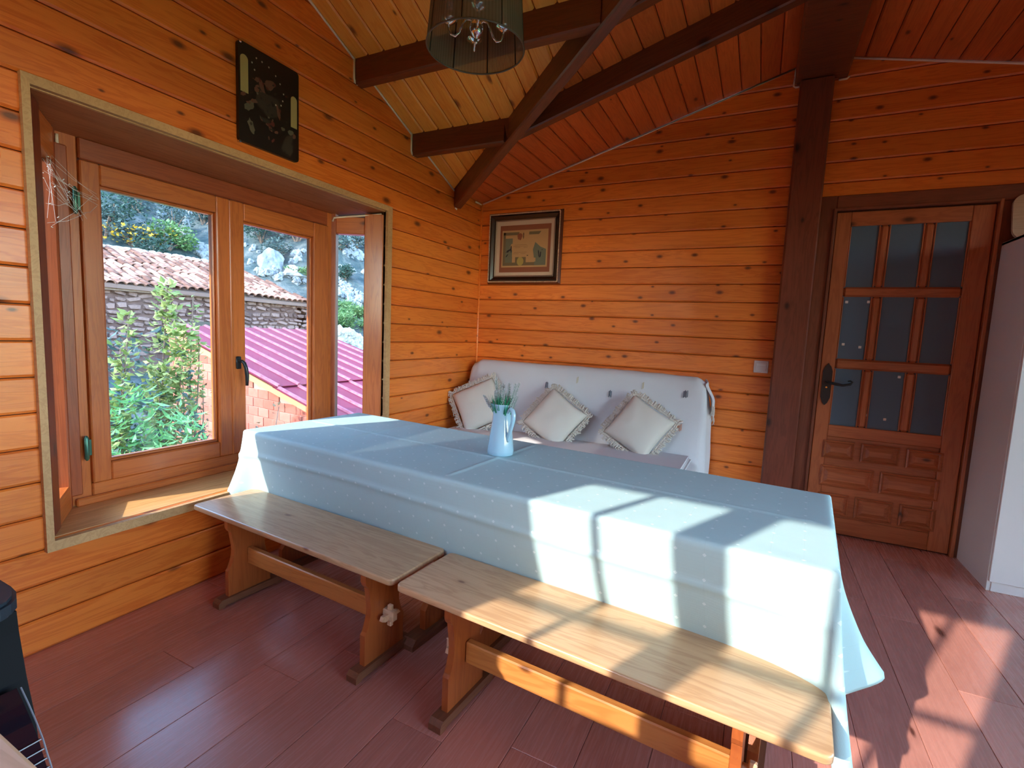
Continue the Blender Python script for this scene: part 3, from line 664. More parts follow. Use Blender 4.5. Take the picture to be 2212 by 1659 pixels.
# casing: left, head, right ; frame lining
dbox('casing', 2.576, 2.664, 0, 2.215, -.030, .0, 'casing'); dbox('casing', 2.664, 3.555, 2.125, 2.215, -.030, .0, 'casing'); dbox('casing', 3.470, 3.555, 0, 2.125, -.030, .0, 'casing')
dbox('frame_lining', 2.650, 2.668, 0, 2.135, -.045, .02, 'casing', .003); dbox('frame_lining', 3.452, 3.470, 0, 2.135, -.045, .02, 'door', .003); dbox('frame_lining', 2.66, 3.46, 2.118, 2.135, -.045, .02, 'casing', .003)
ya, yb = -.018, .016
xl, xr = 2.672, 3.448
cols = [(2.752, 2.912), (2.957, 3.133), (3.180, 3.346)]; rowsz = [(1.640, 2.022), (1.178, 1.578), (.738, 1.112)]
dbox('stile', xl, cols[0][0], .008, 2.112, ya, yb); dbox('stile', cols[2][1], xr, .008, 2.112, ya, yb)
dbox('rail', cols[0][0], cols[2][1], rowsz[0][1], 2.112, ya+.001, yb); dbox('rail', cols[0][0], cols[2][1], .66, rowsz[2][0], ya+.001, yb)
for i in (0, 1): dbox('glazing_bar', cols[0][0], cols[2][1], rowsz[i+1][1], rowsz[i][0], ya+.001, yb, c=.012)
for i in (0, 1):
    for (z0, z1) in rowsz: dbox('glazing_bar', cols[i][1], cols[i+1][0], z0, z1, ya+.002, yb, c=.012)
for (z0, z1) in rowsz:
    for (x0, x1) in cols:
        mb = MB(); mb.box(x0-.004, -.005, z0-.004, x1+.004, -.002, z1+.004); dp(mb, 'pane', M_['frost'])
        # moulding strips round the pane
        for (a, b, c_, d_) in ((x0, x0+.008, z0, z1), (x1-.008, x1, z0, z1)): dbox('moulding', a, b, c_, d_, ya+.004, -.002, c=.0035)
dbox('lower_field', cols[0][0], cols[2][1], .10, .66, -.004, yb)
dbox('rail', cols[0][0], cols[2][1], .008, .12, ya+.001, yb)
def raised(x0, x1, z0, z1):
    mb = MB(); xm, zm = (x0+x1)/2, (z0+z1)/2
    def q(i, y): return [(x0+i, y, z0+i), (x1-i, y, z0+i), (x1-i, y, z1-i), (x0+i, y, z1-i)]
    rings = [q(0, -.004), q(0, ya-.004), q(.008, ya-.010), q(.016, ya+.004), q(.020, ya+.006), q(.044, ya-.007)]
    v = [p for r in rings for p in r]; n = 4
    mb.add(v, [(k*4+i, k*4+(i+1) % 4, (k+1)*4+(i+1) % 4, (k+1)*4+i) for k in range(len(rings)-1) for i in range(4)] + [(20,21,22,23)])
    mb.v = [(a-xm, b, c-zm) for a, b, c in mb.v]
    o = mb.build('raised_panel', M_['door'], dr); R = Matrix.Rotation(math.pi/2, 4, 'Y'); o.data.transform(R.inverted()); o.matrix_local = Matrix.Translation((xm-3.06, 0, zm)) @ R
for (x0, x1) in ((2.735, 2.912), (2.948, 3.150), (3.185, 3.365)): raised(x0, x1, .515, .635)
for (x0, x1) in ((2.735, 3.030), (3.065, 3.365)): raised(x0, x1, .325, .465)
for (x0, x1) in ((2.735, 2.912), (2.948, 3.150), (3.185, 3.365)): raised(x0, x1, .135, .275)
# iron escutcheon and lever
def lancet(xc, zc, w, h):
    return [(xc-w, ya-.006, zc-h*.62), (xc-w*.55, ya-.006, zc-h*.88), (xc, ya-.006, zc-h), (xc+w*.55, ya-.006, zc-h*.88), (xc+w, ya-.006, zc-h*.62),
            (xc+w, ya-.006, zc+h*.62), (xc+w*.6, ya-.006, zc+h*.85), (xc+w*.25, ya-.006, zc+h*.92), (xc, ya-.006, zc+h), (xc-w*.25, ya-.006, zc+h*.92), (xc-w*.6, ya-.006, zc+h*.85), (xc-w, ya-.006, zc+h*.62)]
mb = MB(); mb.prism(lancet(2.716, 1.005, .027, .14), (0, .007, 0)); hpl = dp(mb, 'handle_plate', M_['iron'])
mb = MB(); mb.tube([(2.716, ya-.004, 1.02), (2.716, ya-.045, 1.02), (2.728, ya-.055, 1.02), (2.76, ya-.056, 1.013), (2.80, ya-.056, 1.008), (2.84, ya-.054, 1.018), (2.852, ya-.052, 1.032), (2.838, ya-.052, 1.04), (2.825, ya-.052, 1.036)], [.008,.008,.009,.009,.008,.0075,.006,.005,.004], 8)
dp(mb, 'door_handle', M_['iron'], True)
mb = MB(); mb.lathe([(0,0),(.006,0),(.006,.004),(0,.004)], 10); mb.v = [(2.716+a, ya-.008-c_, .985+b) for a, b, c_ in mb.v]; dp(mb, 'key_plug', M_['chrome'])
for (x, z) in ((2.778, 1.545), (2.895, 1.547), (2.785, 1.272), (2.877, 1.258), (3.10, 1.082), (2.955, .822), (3.053, .806)):
    mb = MB(); mb.cbox(x-.008, -.0075, z-.008, x+.008, -.0048, z+.008, .001); dp(mb, 'tape_dot', M_['sticker'])

# dusty cobweb strung across the near corner of the bay
cw = MB(); rc = random.Random(9); knots_ = [Vector((-.235,-2.905,1.86)), Vector((-.24,-2.90,1.78)), Vector((-.235,-2.905,1.70)), Vector((-.24,-2.90,1.62)), Vector((-.268,-2.83,1.76)), Vector((-.268,-2.815,1.70)), Vector((-.27,-2.74,1.735)), Vector((-.272,-2.78,1.66))]
for i in range(26):
    a, b_ = rc.sample(knots_, 2); a = a + Vector((0, rc.uniform(-.015,.015), rc.uniform(-.03,.03))); b_ = b_ + Vector((0, rc.uniform(-.015,.015), rc.uniform(-.03,.03)))
    cw.tube([a, (a+b_)/2+Vector((.004,0,-.012)), b_], .0005, 4)
for i in range(22):
    a = rc.choice(knots_[:6]) + Vector((.003, rc.uniform(-.02,.02), rc.uniform(-.04,.04))); cw.tube([a, a+Vector((0,rc.uniform(-.006,.006),rc.uniform(-.006,.006)))], .0017, 5)
cwo = cw.build('cobweb', base('web_dust', (.75,.75,.74), .8), origin=(-.25,-2.86,1.75)); tag(cwo, 'dusty white cobweb by the upper window hinge at the left of the bay', 'cobweb')

# light switch
sw = empty('light_switch', (2.320, -0.017, 1.092), label='white square light switch on the board wall left of the dark post', cat='switch')
mb = MB(); mb.cbox(-.046, -.010, -.042, .046, 0, .042, .004); mb.build('plate', M_['switch'], sw)
mb = MB(); mb.cbox(-.034, -.014, -.030, .034, -.008, .030, .003); rk = mb.build('rocker', M_['switch'], sw)
mb = MB(); mb.box(-.026, -.0155, .010, .026, -.0135, .014); mb.build('window_mark', M_['wardrobe_e'], rk)

# ------------------------------------------------------------------ pictures
def flat(parent, name, shapes, M):
    """flat print: list of (material, polygon(u,v), lift) laid on one sheet"""
    mb = MB(); mats = []
    for mt, poly, lift in shapes:
        if mt not in mats: mats.append(mt)
        mb.cur = mats.index(mt); mb.add([(u, v, lift) for u, v in poly], [tuple(range(len(poly)))])
    return mb.build(name, mats, parent, M=M, recalc=False)
def ell(cx, cy, a, b, n=20, rot=0):
    return [(cx + a*math.cos(t)*math.cos(rot)-b*math.sin(t)*math.sin(rot), cy + a*math.cos(t)*math.sin(rot)+b*math.sin(t)*math.cos(rot)) for t in [2*math.pi*i/n for i in range(n)]]
def rect(x0, y0, x1, y1): return [(x0,y0),(x1,y0),(x1,y1),(x0,y1)]
def blob(cx, cy, a, b, rot=0, seed=0, n=14):
    r_ = random.Random(seed); return [(x+(x-cx)*k, y+(y-cy)*k) for (x, y), k in ((p, r_.uniform(-.25,.25)) for p in ell(cx, cy, a, b, n, rot))]
pk = lambda n, c, r=.55: base(n, c, r)
P_ = {'black': pk('print_black', (.010,.008,.007), .35), 'cream': pk('print_cream', (.42,.36,.14)), 'flesh': pk('print_flesh', (.13,.055,.035)), 'grey': pk('print_grey', (.11,.10,.065)), 'dim': pk('print_dim', (.028,.022,.015)), 'star': pk('print_star', (.5,.5,.42)), 'red': pk('print_red', (.10,.02,.015)),
      'mat': pk('mat_board', (.58,.47,.38)), 'brown': pk('brown_mat', (.26,.085,.045)), 'paper': pk('parchment', (.50,.31,.15)), 'pborder': pk('print_olive', (.16,.125,.07)), 'green': pk('print_grey_green', (.15,.17,.13)), 'ink': pk('print_ink', (.015,.015,.03)), 'lines': pk('print_lines', (.17,.09,.05)), 'seal': pk('print_seal', (.40,.32,.10)), 'gold': base('gilt_rope', (.75,.52,.36), .35, metal=.25), 'framew': base('dark_frame', (.07,.012,.008), .3, coat=.4), 'framei': base('frame_inner', (.02,.008,.006), .25, coat=.4), 'silver': base('frame_lip', (.28,.21,.17), .3, metal=.5)}
# dark devotional style panel above the window: plain generic figures
W_, H_ = .335, .447
ic = empty('wall_picture', (0.019, -2.128, 2.095), label='dark portrait format painted panel on the boards above the bay window', cat='picture')
MI = frame_m((0,0,0), (0,1,0), (0,0,1), (1,0,0))
def rr(x0, y0, x1, y1, r, n=4):
    out = []
    for cx, cy, a in ((x1-r, y1-r, 0), (x0+r, y1-r, 90), (x0+r, y0+r, 180), (x1-r, y0+r, 270)):
        out += [(cx+r*math.cos(math.radians(a+90*i/n)), cy+r*math.sin(math.radians(a+90*i/n))) for i in range(n+1)]
    return out
mb = MB(); mb.prism([(u, v, 0) for u, v in rr(-W_/2, 0, W_/2, H_, .016)], (0,0,.018), MI); mb.build('panel', P_['black'], ic)
arch = lambda x0, x1, y0, y1: [(x0,y0),(x1,y0),(x1,y1-(x1-x0)/2)] + [((x0+x1)/2+(x1-x0)/2*math.cos(t), y1-(x1-x0)/2+(x1-x0)/2*math.sin(t)) for t in [math.pi*i/8 for i in range(1, 8)]] + [(x0,y1-(x1-x0)/2)]
sh = [(P_['cream'], arch(-.158,-.118,.225,.392), .0186), (P_['cream'], arch(.118,.156,.165,.320), .0186)]
for (x, y) in ((-.075,.405),(-.098,.375),(-.045,.402),(-.085,.348),(-.008,.395),(.03,.372),(.055,.345),(.075,.305),(.07,.27),(.06,.245),(.03,.235)): sh.append((P_['star'], ell(x, y, .004, .0045, 6), .019))
for i, (k, x, y, a, b, r_) in enumerate((('flesh',-.005,.315,.030,.022,.5),('flesh',-.045,.285,.012,.038,.4),('flesh',-.07,.262,.018,.012,0),('flesh',-.072,.310,.016,.01,.4),('dim',.0,.22,.07,.06,0),('flesh',.045,.205,.009,.032,.3),('grey',-.115,.175,.03,.018,.8),('flesh',-.09,.205,.02,.010,.3),('grey',-.105,.085,.014,.036,.35),('red',.0,.135,.024,.016,.4),('flesh',.0,.11,.012,.01,0),('dim',-.03,.14,.03,.012,0),('grey',.118,.135,.017,.014,0),('flesh',.135,.122,.014,.012,0),('dim',.095,.075,.02,.055,-.5),('dim',.11,.05,.02,.035,-.3),('flesh',-.145,.215,.016,.009,.6),('grey',.07,.135,.012,.008,0))):
    sh.append((P_[k], blob(x, y, a, b, r_, i), .0188+.00002*i))
r9 = random.Random(4)
for i in range(70):
    x, y = r9.gauss(-.005,.055), r9.uniform(.04,.33)
    if abs(x) < .15: sh.append((P_[r9.choice(['black','black','dim','flesh','grey','red','black'])], blob(x, y, r9.uniform(.003,.013), r9.uniform(.002,.008), r9.uniform(0,3), i+50), .0191+.00001*i))
flat(ic, 'picture_print', sh, MI)['kind'] = 'stuff'
for (x, y) in ((-W_/2+.006, -.002), (-W_/2+.012, H_-.006)):
    mb = MB(); mb.cbox(x-.006, y-.005, .0, x+.006, y+.005, .02, .002, MI); mb.build('clip', M_['chrome'], ic)
for dy, dz, in ((-2.00+.21, .02), (-2.0+.225, .075)): pass

# diploma in a moulded frame, on the back wall
dg = empty('framed_certificate', (0.452, -0.018, 1.665), label='framed certificate in a dark frame with roped gilt edge on back wall', cat='picture')
MD = frame_m((0,0,0), (1,0,0), (0,0,1), (0,-1,0))
dw, dh = .68, .60
def frame_ring(name, i0, i1, prof, mat, parent=dg):
    """mitred frame; prof: list of (inset, height)"""
    mb = MB(); rings = []
    for ins, h in prof: rings.append([(-dw/2+ins, ins, h), (dw/2-ins, ins, h), (dw/2-ins, dh-ins, h), (-dw/2+ins, dh-ins, h)])
    v = [MD @ Vector(p) for r in rings for p in r]; mb.add(v, [(k*4+i, k*4+(i+1) % 4, (k+1)*4+(i+1) % 4, (k+1)*4+i) for k in range(len(prof)-1) for i in range(4)])
    return mb.build(name, mat, parent)
frame_ring('outer_moulding', 0, 0, [(0,0),(0,.008),(.010,.034),(.016,.036),(.022,.032),(.022,0)], P_['framew'])
frame_ring('inner_moulding', 0, 0, [(.022,.0),(.022,.034),(.034,.034),(.052,.018),(.062,.012),(.062,0)], P_['framei'])
frame_ring('frame_lip', 0, 0, [(.062,.0),(.062,.016),(.067,.018),(.072,.014),(.072,0)], P_['silver'])
mb = MB()
for (a, b) in (((-dw/2+.017,.017),(dw/2-.017,.017)),((dw/2-.017,.017),(dw/2-.017,dh-.017)),((dw/2-.017,dh-.017),(-dw/2+.017,dh-.017)),((-dw/2+.017,dh-.017),(-dw/2+.017,.017))):
    a, b = Vector(a), Vector(b); n = int((b-a).length/.0125); d = (b-a)/n; pr = Vector((-d.y, d.x)).normalized()
    for i in range(n):
        c0 = a + d*(i+.15) - pr*.004; c1 = a + d*(i+.85) + pr*.004
        mb.tube([MD @ Vector((c0.x, c0.y, .037)), MD @ Vector(((c0.x+c1.x)/2, (c0.y+c1.y)/2, .0405)), MD @ Vector((c1.x, c1.y, .037))], [.003,.0062,.003], 5)
rp = mb.build('rope_edge', P_['gold'], dg, smooth=True); rp['kind'] = 'stuff'
px = lambda x: -dw/2 + x
sh = [(P_['mat'], rect(px(.070),.070,px(dw-.070),dh-.070), .0100), (P_['brown'], rect(px(.108),.100,px(dw-.100),dh-.108), .0104), (P_['paper'], rect(px(.128),.142,px(dw-.124),dh-.150), .0108)]
bx0, bx1, by0, by1 = px(.140), px(dw-.138), .156, dh-.166
sh += [(P_['pborder'], rect(bx0,by0,bx0+.022,by1), .0111), (P_['pborder'], rect(bx0,by1-.024,bx0+.15,by1), .0111), (P_['pborder'], [(bx1-.16,by1-.024),(bx1-.07,by1-.024),(bx1-.05,by1),(bx1-.16,by1)], .0111), (P_['pborder'], rect(bx0,by0,bx1,by0+.026), .0111),
       (P_['green'], [(bx1-.10,by0),(bx1,by0),(bx1,by0+.13),(bx1-.05,by0+.15),(bx1-.10,by0+.19),(bx1-.12,by0+.13),(bx1-.11,by0+.08)], .0113), (P_['green'], rect(bx0+.022,by0+.026,bx0+.09,by1-.05), .01115),
       (P_['ink'], blob(bx0+.052,by0+.125,.028,.007,.5,3), .0116), (P_['ink'], blob(bx0+.078,by0+.14,.006,.034,.0,4), .0116), (P_['ink'], blob(bx0+.04,by0+.085,.016,.004,.8,5), .0116), (P_['ink'], blob(bx0+.045,by0+.12,.008,.01,0,9), .0117),
       (P_['brown'], blob(bx0+.155,by1-.035,.022,.03,0,6), .0116), (P_['paper'], blob(bx0+.125,by1-.045,.012,.02,0,7), .0117), (P_['lines'], blob(bx0+.19,by1-.03,.006,.03,0,8), .0116),
       (P_['paper'], rect(bx0+.088,by0+.075,bx0+.245,by0+.185), .0115), (P_['paper'], blob(bx0+.09,by0+.16,.02,.03,0,12), .01155),
       (P_['pborder'], rect(bx0+.12,by0,bx0+.22,by0+.07), .0114), (P_['seal'], ell(bx0+.168,by0+.035,.032,.036,24), .0118), (P_['paper'], rect(bx0+.225,by0+.03,bx0+.31,by0+.062), .0116),
       (P_['ink'], blob(bx1-.065,by0+.095,.005,.03,.1,10), .0118), (P_['ink'], blob(bx1-.05,by0+.085,.006,.026,-.1,11), .0118), (P_['ink'], blob(bx1-.035,by0+.125,.004,.004,0,13), .0118), (P_['ink'], blob(bx0+.235,by0+.082,.008,.003,0,14), .0118)]
for (x0, x1, y) in ((.11,.225,.172),(.10,.235,.160),(.115,.165,.150),(.195,.232,.150),(.105,.228,.110),(.10,.15,.098),(.17,.215,.098)): sh.append((P_['lines'], rect(bx0+x0,by0+y-.001,bx0+x1,by0+y+.001), .0119))
flat(dg, 'certificate', sh, MD)['kind'] = 'stuff'

# ------------------------------------------------------------------ hanging lamp
LX, LY, LZ = 1.150, -2.023, 2.405
lp = empty('pendant_lamp', (LX, LY, LZ), label='hanging lamp with grey-brown sheer drum shade and chrome arms inside', cat='lamp')
Rb, Rt, Hs = .200, .176, .29
mb = MB(); mb.lathe([(Rb,0.004),(Rt,Hs)], 72); sh_ = mb.build('lamp_shade', M_['sheer'], lp, smooth=True)
for r_, z in ((Rb, 0.003), (Rt, Hs)):
    mb = MB(); mb.tube([(r_*math.cos(2*math.pi*i/64), r_*math.sin(2*math.pi*i/64), z) for i in range(64)], .0035, 6, closed=True); mb.build('shade_ring', base('shade_ring_metal', (.10,.085,.07), .4), lp, smooth=True)
for k in range(8):
    a = 2*math.pi*(k+.35)/8; mb = MB(); mb.tube([(Rb*.995*math.cos(a), Rb*.995*math.sin(a), .003), (Rt*.995*math.cos(a), Rt*.995*math.sin(a), Hs)], .0028, 5); mb.build('shade_rib', M_['iron'], lp)
mb = MB(); mb.lathe([(0,.02),(.006,.022),(.008,.030),(.005,.038),(.010,.044),(.024,.055),(.031,.072),(.030,.088),(.020,.102),(.010,.110),(.008,.14),(.014,.15),(.014,.16),(.007,.17),(.007,.50),(0,.50)], 28); mb.build('stem', M_['chrome'], lp, smooth=True)
for k in range(4):
    a = 2*math.pi*(k)/4 + .62; ca, sa = math.cos(a), math.sin(a); P2 = lambda r, z: (r*ca, r*sa, z)
    mb = MB(); mb.tube([P2(.012,.100), P2(.028,.112), P2(.045,.108), P2(.058,.085), P2(.070,.055), P2(.085,.040), P2(.102,.045), P2(.112,.065), P2(.113,.085)], .0042, 8)
    ar = mb.build('arm', M_['chrome'], lp, smooth=True)
    mb = MB(); mb.lathe([(0,0),(.008,.0),(.030,.012),(.034,.016),(.030,.018),(.010,.012),(.010,.045),(0,.045)], 16, c=(.113*ca, .113*sa, .082)); mb.build('drip_cup', M_['chrome'], ar, smooth='auto')
    mb = MB(); mb.lathe([(.009,0),(.016,.015),(.019,.03),(.015,.05),(.006,.07),(0,.078)], 14, c=(.113*ca, .113*sa, .127)); mb.build('bulb', M_['bulb'], ar, smooth=True)
zc = zA(LY)-LZ
mb = MB(); mb.tube([(0,0,.49),(0,0,zc-.02)], .003, 6); mb.build('cord', M_['iron'], lp)
mb = MB(); mb.lathe([(0,zc-.035),(.03,zc-.033),(.05,zc-.015),(.052,zc+.02),(0,zc+.02)], 24); mb.build('ceiling_rose', M_['chrome'], lp, smooth='auto')

# ------------------------------------------------------------------ benches
def make_bench(lx, ly, ang, label, L=1.19, D=.295, legx=.418):
    r = empty('trestle_bench', (lx, ly, 0), ang, label=label, cat='bench', group='wooden trestle benches in front of the table')
    hx, hy, t0, t1 = L/2, D/2, .408, .430
    b = bmesh.new(); out = rr(-hx, -hy, hx, hy, .022, 5)
    vs_ = [b.verts.new((x, y, t0)) for x, y in out]; f = b.faces.new(vs_); e_ = bmesh.ops.extrude_face_region(b, geom=[f]); vv = [g for g in e_['geom'] if isinstance(g, bmesh.types.BMVert)]
    bmesh.ops.translate(b, verts=vv, vec=(0,0,t1-t0)); b.normal_update()
    ed = [g for g in b.edges if abs(g.verts[0].co.z-g.verts[1].co.z) < 1e-6]
    bmesh.ops.bevel(b, geom=ed, offset=.006, segments=3, affect='EDGES', profile=.6)
    mb = MB(); mb.bm(b); b.free(); s = mb.build('seat', M_['bench_top'], r, smooth='auto', origin=(0,0,.42))
    for sx in (-1, 1):
        x = sx*legx; half = [(.100,.405),(.100,.350),(.094,.335),(.084,.325),(.080,.30),(.074,.265),(.072,.24),(.074,.215),(.082,.185),(.092,.160),(.100,.150),(.100,.036)]
        prof = [(y, z) for y, z in half] + [(-y, z) for y, z in half[::-1]]
        mb = MB(); mb.prism([(x-.012, y, z) for y, z in prof], (.024, 0, 0)); lg = mb.build('leg', M_['bench_leg'], r, origin=(x,0,.2))
        mb = MB(); fp = [(-.150,0),(-.150,.022),(-.136,.036),(.136,.036),(.150,.022),(.150,0),(.125,0),(.118,.006),(-.118,.006),(-.125,0)]
        mb.prism([(x-.024, y, z) for y, z in fp], (.048, 0, 0)); mb.build('foot', M_['bench_foot'], r, origin=(x,0,.02))
        mb = MB(); mb.cbox(x+sx*.010, -.013, .175, x+sx*.062, .013, .215, .003); te = mb.build('tenon', M_['wedge'], r, origin=(x+sx*.03,0,.2))
        mb = MB(); mb.prism([(x+sx*.030, -.042, .205), (x+sx*.030, .036, .200), (x+sx*.030, .048, .185), (x+sx*.030, -.030, .180), (x+sx*.030, -.048, .190)], (sx*.014,0,0)); mb.cbox(x+sx*.026, -.006, .150, x+sx*.046, .010, .232, .003); mb.build('wedge', M_['wedge'], r, origin=(x+sx*.03,0,.2))
    mb = MB(); mb.cbox(-legx+.013, -.014, .158, legx-.013, .014, .232, .004); mb.build('stretcher', M_['bench_bar'], r, origin=(0,0,.195))
    return r
make_bench(.706, -2.475, math.radians(-3.2), 'wooden trestle bench nearer the window, its seat in shade')
make_bench(1.921, -2.559, math.radians(-3.9), 'wooden trestle bench nearer the camera, crossed by sunlight', L=1.195)

# ------------------------------------------------------------------ tables under one cloth
TA = math.radians(-4.6); TO = Vector((.085, -2.335, 0)); TL, TW, TZ = 2.44, .73, .727
tu = Vector((math.cos(TA), math.sin(TA), 0)); tv = Vector((-math.sin(TA), math.cos(TA), 0))
def make_table(u0, label):
    L = 1.205; c = TO + tu*(u0+L/2) + tv*(TW/2)
    r = empty('trestle_table', (c.x, c.y, 0), TA, label=label, cat='table', group='two trestle tables under the white cloth')
    mb = MB(); mb.cbox(-L/2, -TW/2+.008, .69, L/2, TW/2-.008, .718, .005); mb.build('tabletop', M_['bench_top'], r)
    for sx in (-1, 1):
        x = sx*.47; half = [(.26,.69),(.26,.62),(.22,.58),(.18,.45),(.18,.30),(.22,.17),(.26,.12),(.26,.04)]
        mb = MB(); mb.prism([(x-.014, y, z) for y, z in half+[(-y, z) for y, z in half[::-1]]], (.028,0,0)); mb.build('leg', M_['bench_leg'], r, origin=(x,0,.3))
        mb = MB(); mb.prism([(x-.03, y, z) for y, z in [(-.35,0),(-.35,.02),(-.33,.04),(.33,.04),(.35,.02),(.35,0)]], (.06,0,0)); mb.build('foot', M_['bench_foot'], r, origin=(x,0,.02))
    mb = MB(); mb.cbox(-.456, -.016, .30, .456, .016, .39, .004); mb.build('stretcher', M_['bench_bar'], r)
make_table(.012, 'wooden trestle table by the window hidden under the cloth, feet seen beneath benches')
make_table(1.222, 'wooden trestle table at the door end hidden under the cloth')

def sm(t): t = max(0, min(1, t)); return t*t*(3-2*t)
def make_cloth():
    # perimeter control points: (u, v) of the table edge, hem point in world coordinates
    def T(u, v, z=0): p = TO + tu*u + tv*v; return Vector((p.x, p.y, z))
    L, Wd = TL, TW; K = []
    def k(u, v, du, dv, z): p = T(u, v); q = p + tu*du + tv*dv; K.append((u, v, Vector((q.x, q.y, z))))
    # front edge, left to right (hem tucked behind the benches)
    k(.012, 0, -.075, -.055, .335); k(.06, 0, -.02, .03, .40); k(.12, 0, .0, .070, .385); k(.22, 0, 0, .060, .395)
    for u in (.5,.8,1.1,1.4,1.7,2.0): k(u, 0, 0, .082 + .004*math.sin(u*9), .395)
    k(2.20, 0, .01, .075, .39); k(2.33, 0, .03, .045, .385); k(2.40, 0, .055, .0, .30)
    # right front corner folds
    k(2.425, 0.0, .060, -.10, .12); k(L-.002, .003, .100, -.075, .105); k(L, .007, .092, -.02, .14); k(L, .016, .012, .050, .29); k(L, .03, .018, .085, .34)
    k(L, .06, .140, .185, .375); k(L, .12, .095, .21, .39); k(L, .24, .060, .05, .40); k(L, .40, .075, .03, .395); k(L, .55, .05, .02, .40)
    # back right corner
    k(L, Wd-.05, .06, .0, .39); k(L, Wd-.004, .09, .05, .27); k(L-.02, Wd, .03, .09, .25); k(L-.08, Wd, .0, .04, .40)
    for u in (2.0,1.6,1.2,.8,.4): k(u, Wd, 0, .02+.006*math.sin(u*11), .40)
    k(.08, Wd, 0, .04, .40); k(.015, Wd, -.04, .08, .27); k(0, Wd-.015, -.06, .05, .27)
    k(0, Wd-.08, -.045, 0, .42); k(0, .55, -.04, 0, .43); k(0, .35, -.045, 0, .44); k(0, .18, -.04, .0, .43); k(0, .08, -.05, -.03, .41); k(0, .03, -.105, -.06, .375)
    n = len(K); N = 420
    # cumulative length along the edge (minimum step keeps folds resolved)
    ln = [0]
    for i in range(n):
        a, b = K[i], K[(i+1) % n]; ln.append(ln[-1] + max(.03, math.hypot(a[0]-b[0], a[1]-b[1]), (a[2]-b[2]).length*.9))
    def cr(p0, p1, p2, p3, t):
        return .5*((2*p1) + (p2-p0)*t + (2*p0-5*p1+4*p2-p3)*t*t + (-p0+3*p1-3*p2+p3)*t**3)
    tops, hems = [], []; j = 0
    for i in range(N):
        s = ln[-1]*i/N
        while ln[j+1] <= s: j += 1
        t = (s-ln[j])/(ln[j+1]-ln[j]); a, b = K[j], K[(j+1) % n]
        tops.append((a[0]+(b[0]-a[0])*t, a[1]+(b[1]-a[1])*t)); hems.append(cr(K[j-1][2], a[2], b[2], K[(j+2) % n][2], t))
    vs_, fs = [], []; R = 32; rad = .012
    cu, cv = L/2, Wd/2
    def rnd_in(u, v, d): # inset point on the top
        return (min(max(u, d), L-d), min(max(v, d), Wd-d))
    rows_ = []
    # skirt rows, from the top rounding downwards
    for (d, dz) in ((.026,0.0),(.014,0.0),(.005,-.0025),(0.0,-.009)):
        rows_.append([T(*rnd_in(u, v, d), TZ+dz) for u, v in tops])
    zs = TZ-.012
    for r in range(1, R+1):
        f = r/R; row = []
        for i, ((u, v), h) in enumerate(zip(tops, hems)):
            p = T(u, v, zs); fx = f*(.55+.45*f) ; q = Vector((p.x+(h.x-p.x)*fx, p.y+(h.y-p.y)*fx, zs+(h.z-zs)*f))
            w = noise.noise(Vector((q.x*3.0, q.y*3.0, q.z*2.2+5)))*.010*sm(f*2) + noise.noise(Vector((q.x*9, q.y*9, q.z*4)))*.0035*sm(f*3)
            c = T(L/2, Wd/2); out = Vector((h.x-c.x, h.y-c.y, 0)); nrm = tv*(-1 if v < .01 else 1 if v > Wd-.01 else 0) + tu*(-1 if u < .01 else 1 if u > L-.01 else 0)
            if nrm.length: q += nrm.normalized()*w*(.5 if v < .01 else 1)
            # pressed fold line that runs along the drop about 13 cm down
            if v < .01: q += tv*(-.007*math.exp(-((q.z-.605-.012*math.sin(u*2.2))/.011)**2))
            row.append(q)
        rows_.append(row)
    b = bmesh.new(); R_ = [[b.verts.new(p) for p in row] for row in rows_]; UVd = {}
    for ri, row in enumerate(R_):
        for i, vv in enumerate(row):
            u, v = tops[i]; s = max(0, TZ-vv.co.z) if ri > 3 else -(.026,.014,.005,0)[ri]
            UVd[vv] = (u, -s) if v < .006 else (L+s, v) if u > L-.006 else (u, Wd+s) if v > Wd-.006 else (-s, v)
    for a, c in zip(R_[:-1], R_[1:]):
        for i in range(N): b.faces.new((a[i], a[(i+1) % N], c[(i+1) % N], c[i]))
    # top: grid with creases
    nu, nv = 320, 96; d = .030
    def wr(u, v):
        z = TZ + .0016*noise.noise(Vector((u*4, v*4, 1))) + .0008*noise.noise(Vector((u*14, v*14, 3)))
        for cpos, axis in ((.365, 1), (1.245, 0), (.50, 0)):
            x = (v if axis else u) - cpos - .01*noise.noise(Vector(((u if axis else v)*1.5, 2, cpos)))
            z += .0042*math.exp(-(x/.007)**2)
        ed = min(u-d, L-d-u, v-d, Wd-d-v); return TZ + (z-TZ)*sm(ed/.04)
    G = [[b.verts.new(T(d+(L-2*d)*i/nu, d+(Wd-2*d)*j/nv, wr(d+(L-2*d)*i/nu, d+(Wd-2*d)*j/nv))) for i in range(nu+1)] for j in range(nv+1)]
    for j in range(nv):
        for i in range(nu): b.faces.new((G[j][i], G[j][i+1], G[j+1][i+1], G[j+1][i]))
    b.edges.ensure_lookup_table()
    r0 = [b.edges.get((R_[0][i], R_[0][(i+1) % N])) for i in range(N)]
    bv = [G[0][i] for i in range(nu)] + [G[j][nu] for j in range(nv)] + [G[nv][i] for i in range(nu, 0, -1)] + [G[j][0] for j in range(nv, 0, -1)]
    g0 = [b.edges.get((bv[i], bv[(i+1) % len(bv)])) for i in range(len(bv))]
    # zip the two loops by walking both in step
    import bisect
    def par(p):  # perimeter parameter of an inset point
        q = Mi0 @ p.co; u, v = q.x, q.y
        e_ = min(abs(v-.0), abs(Wd-v), abs(u), abs(L-u))
        if abs(v) == e_ : return u
        if abs(L-u) == e_: return L+v
        if abs(Wd-v) == e_: return L+Wd+(L-u)
        return 2*L+Wd+(Wd-v)
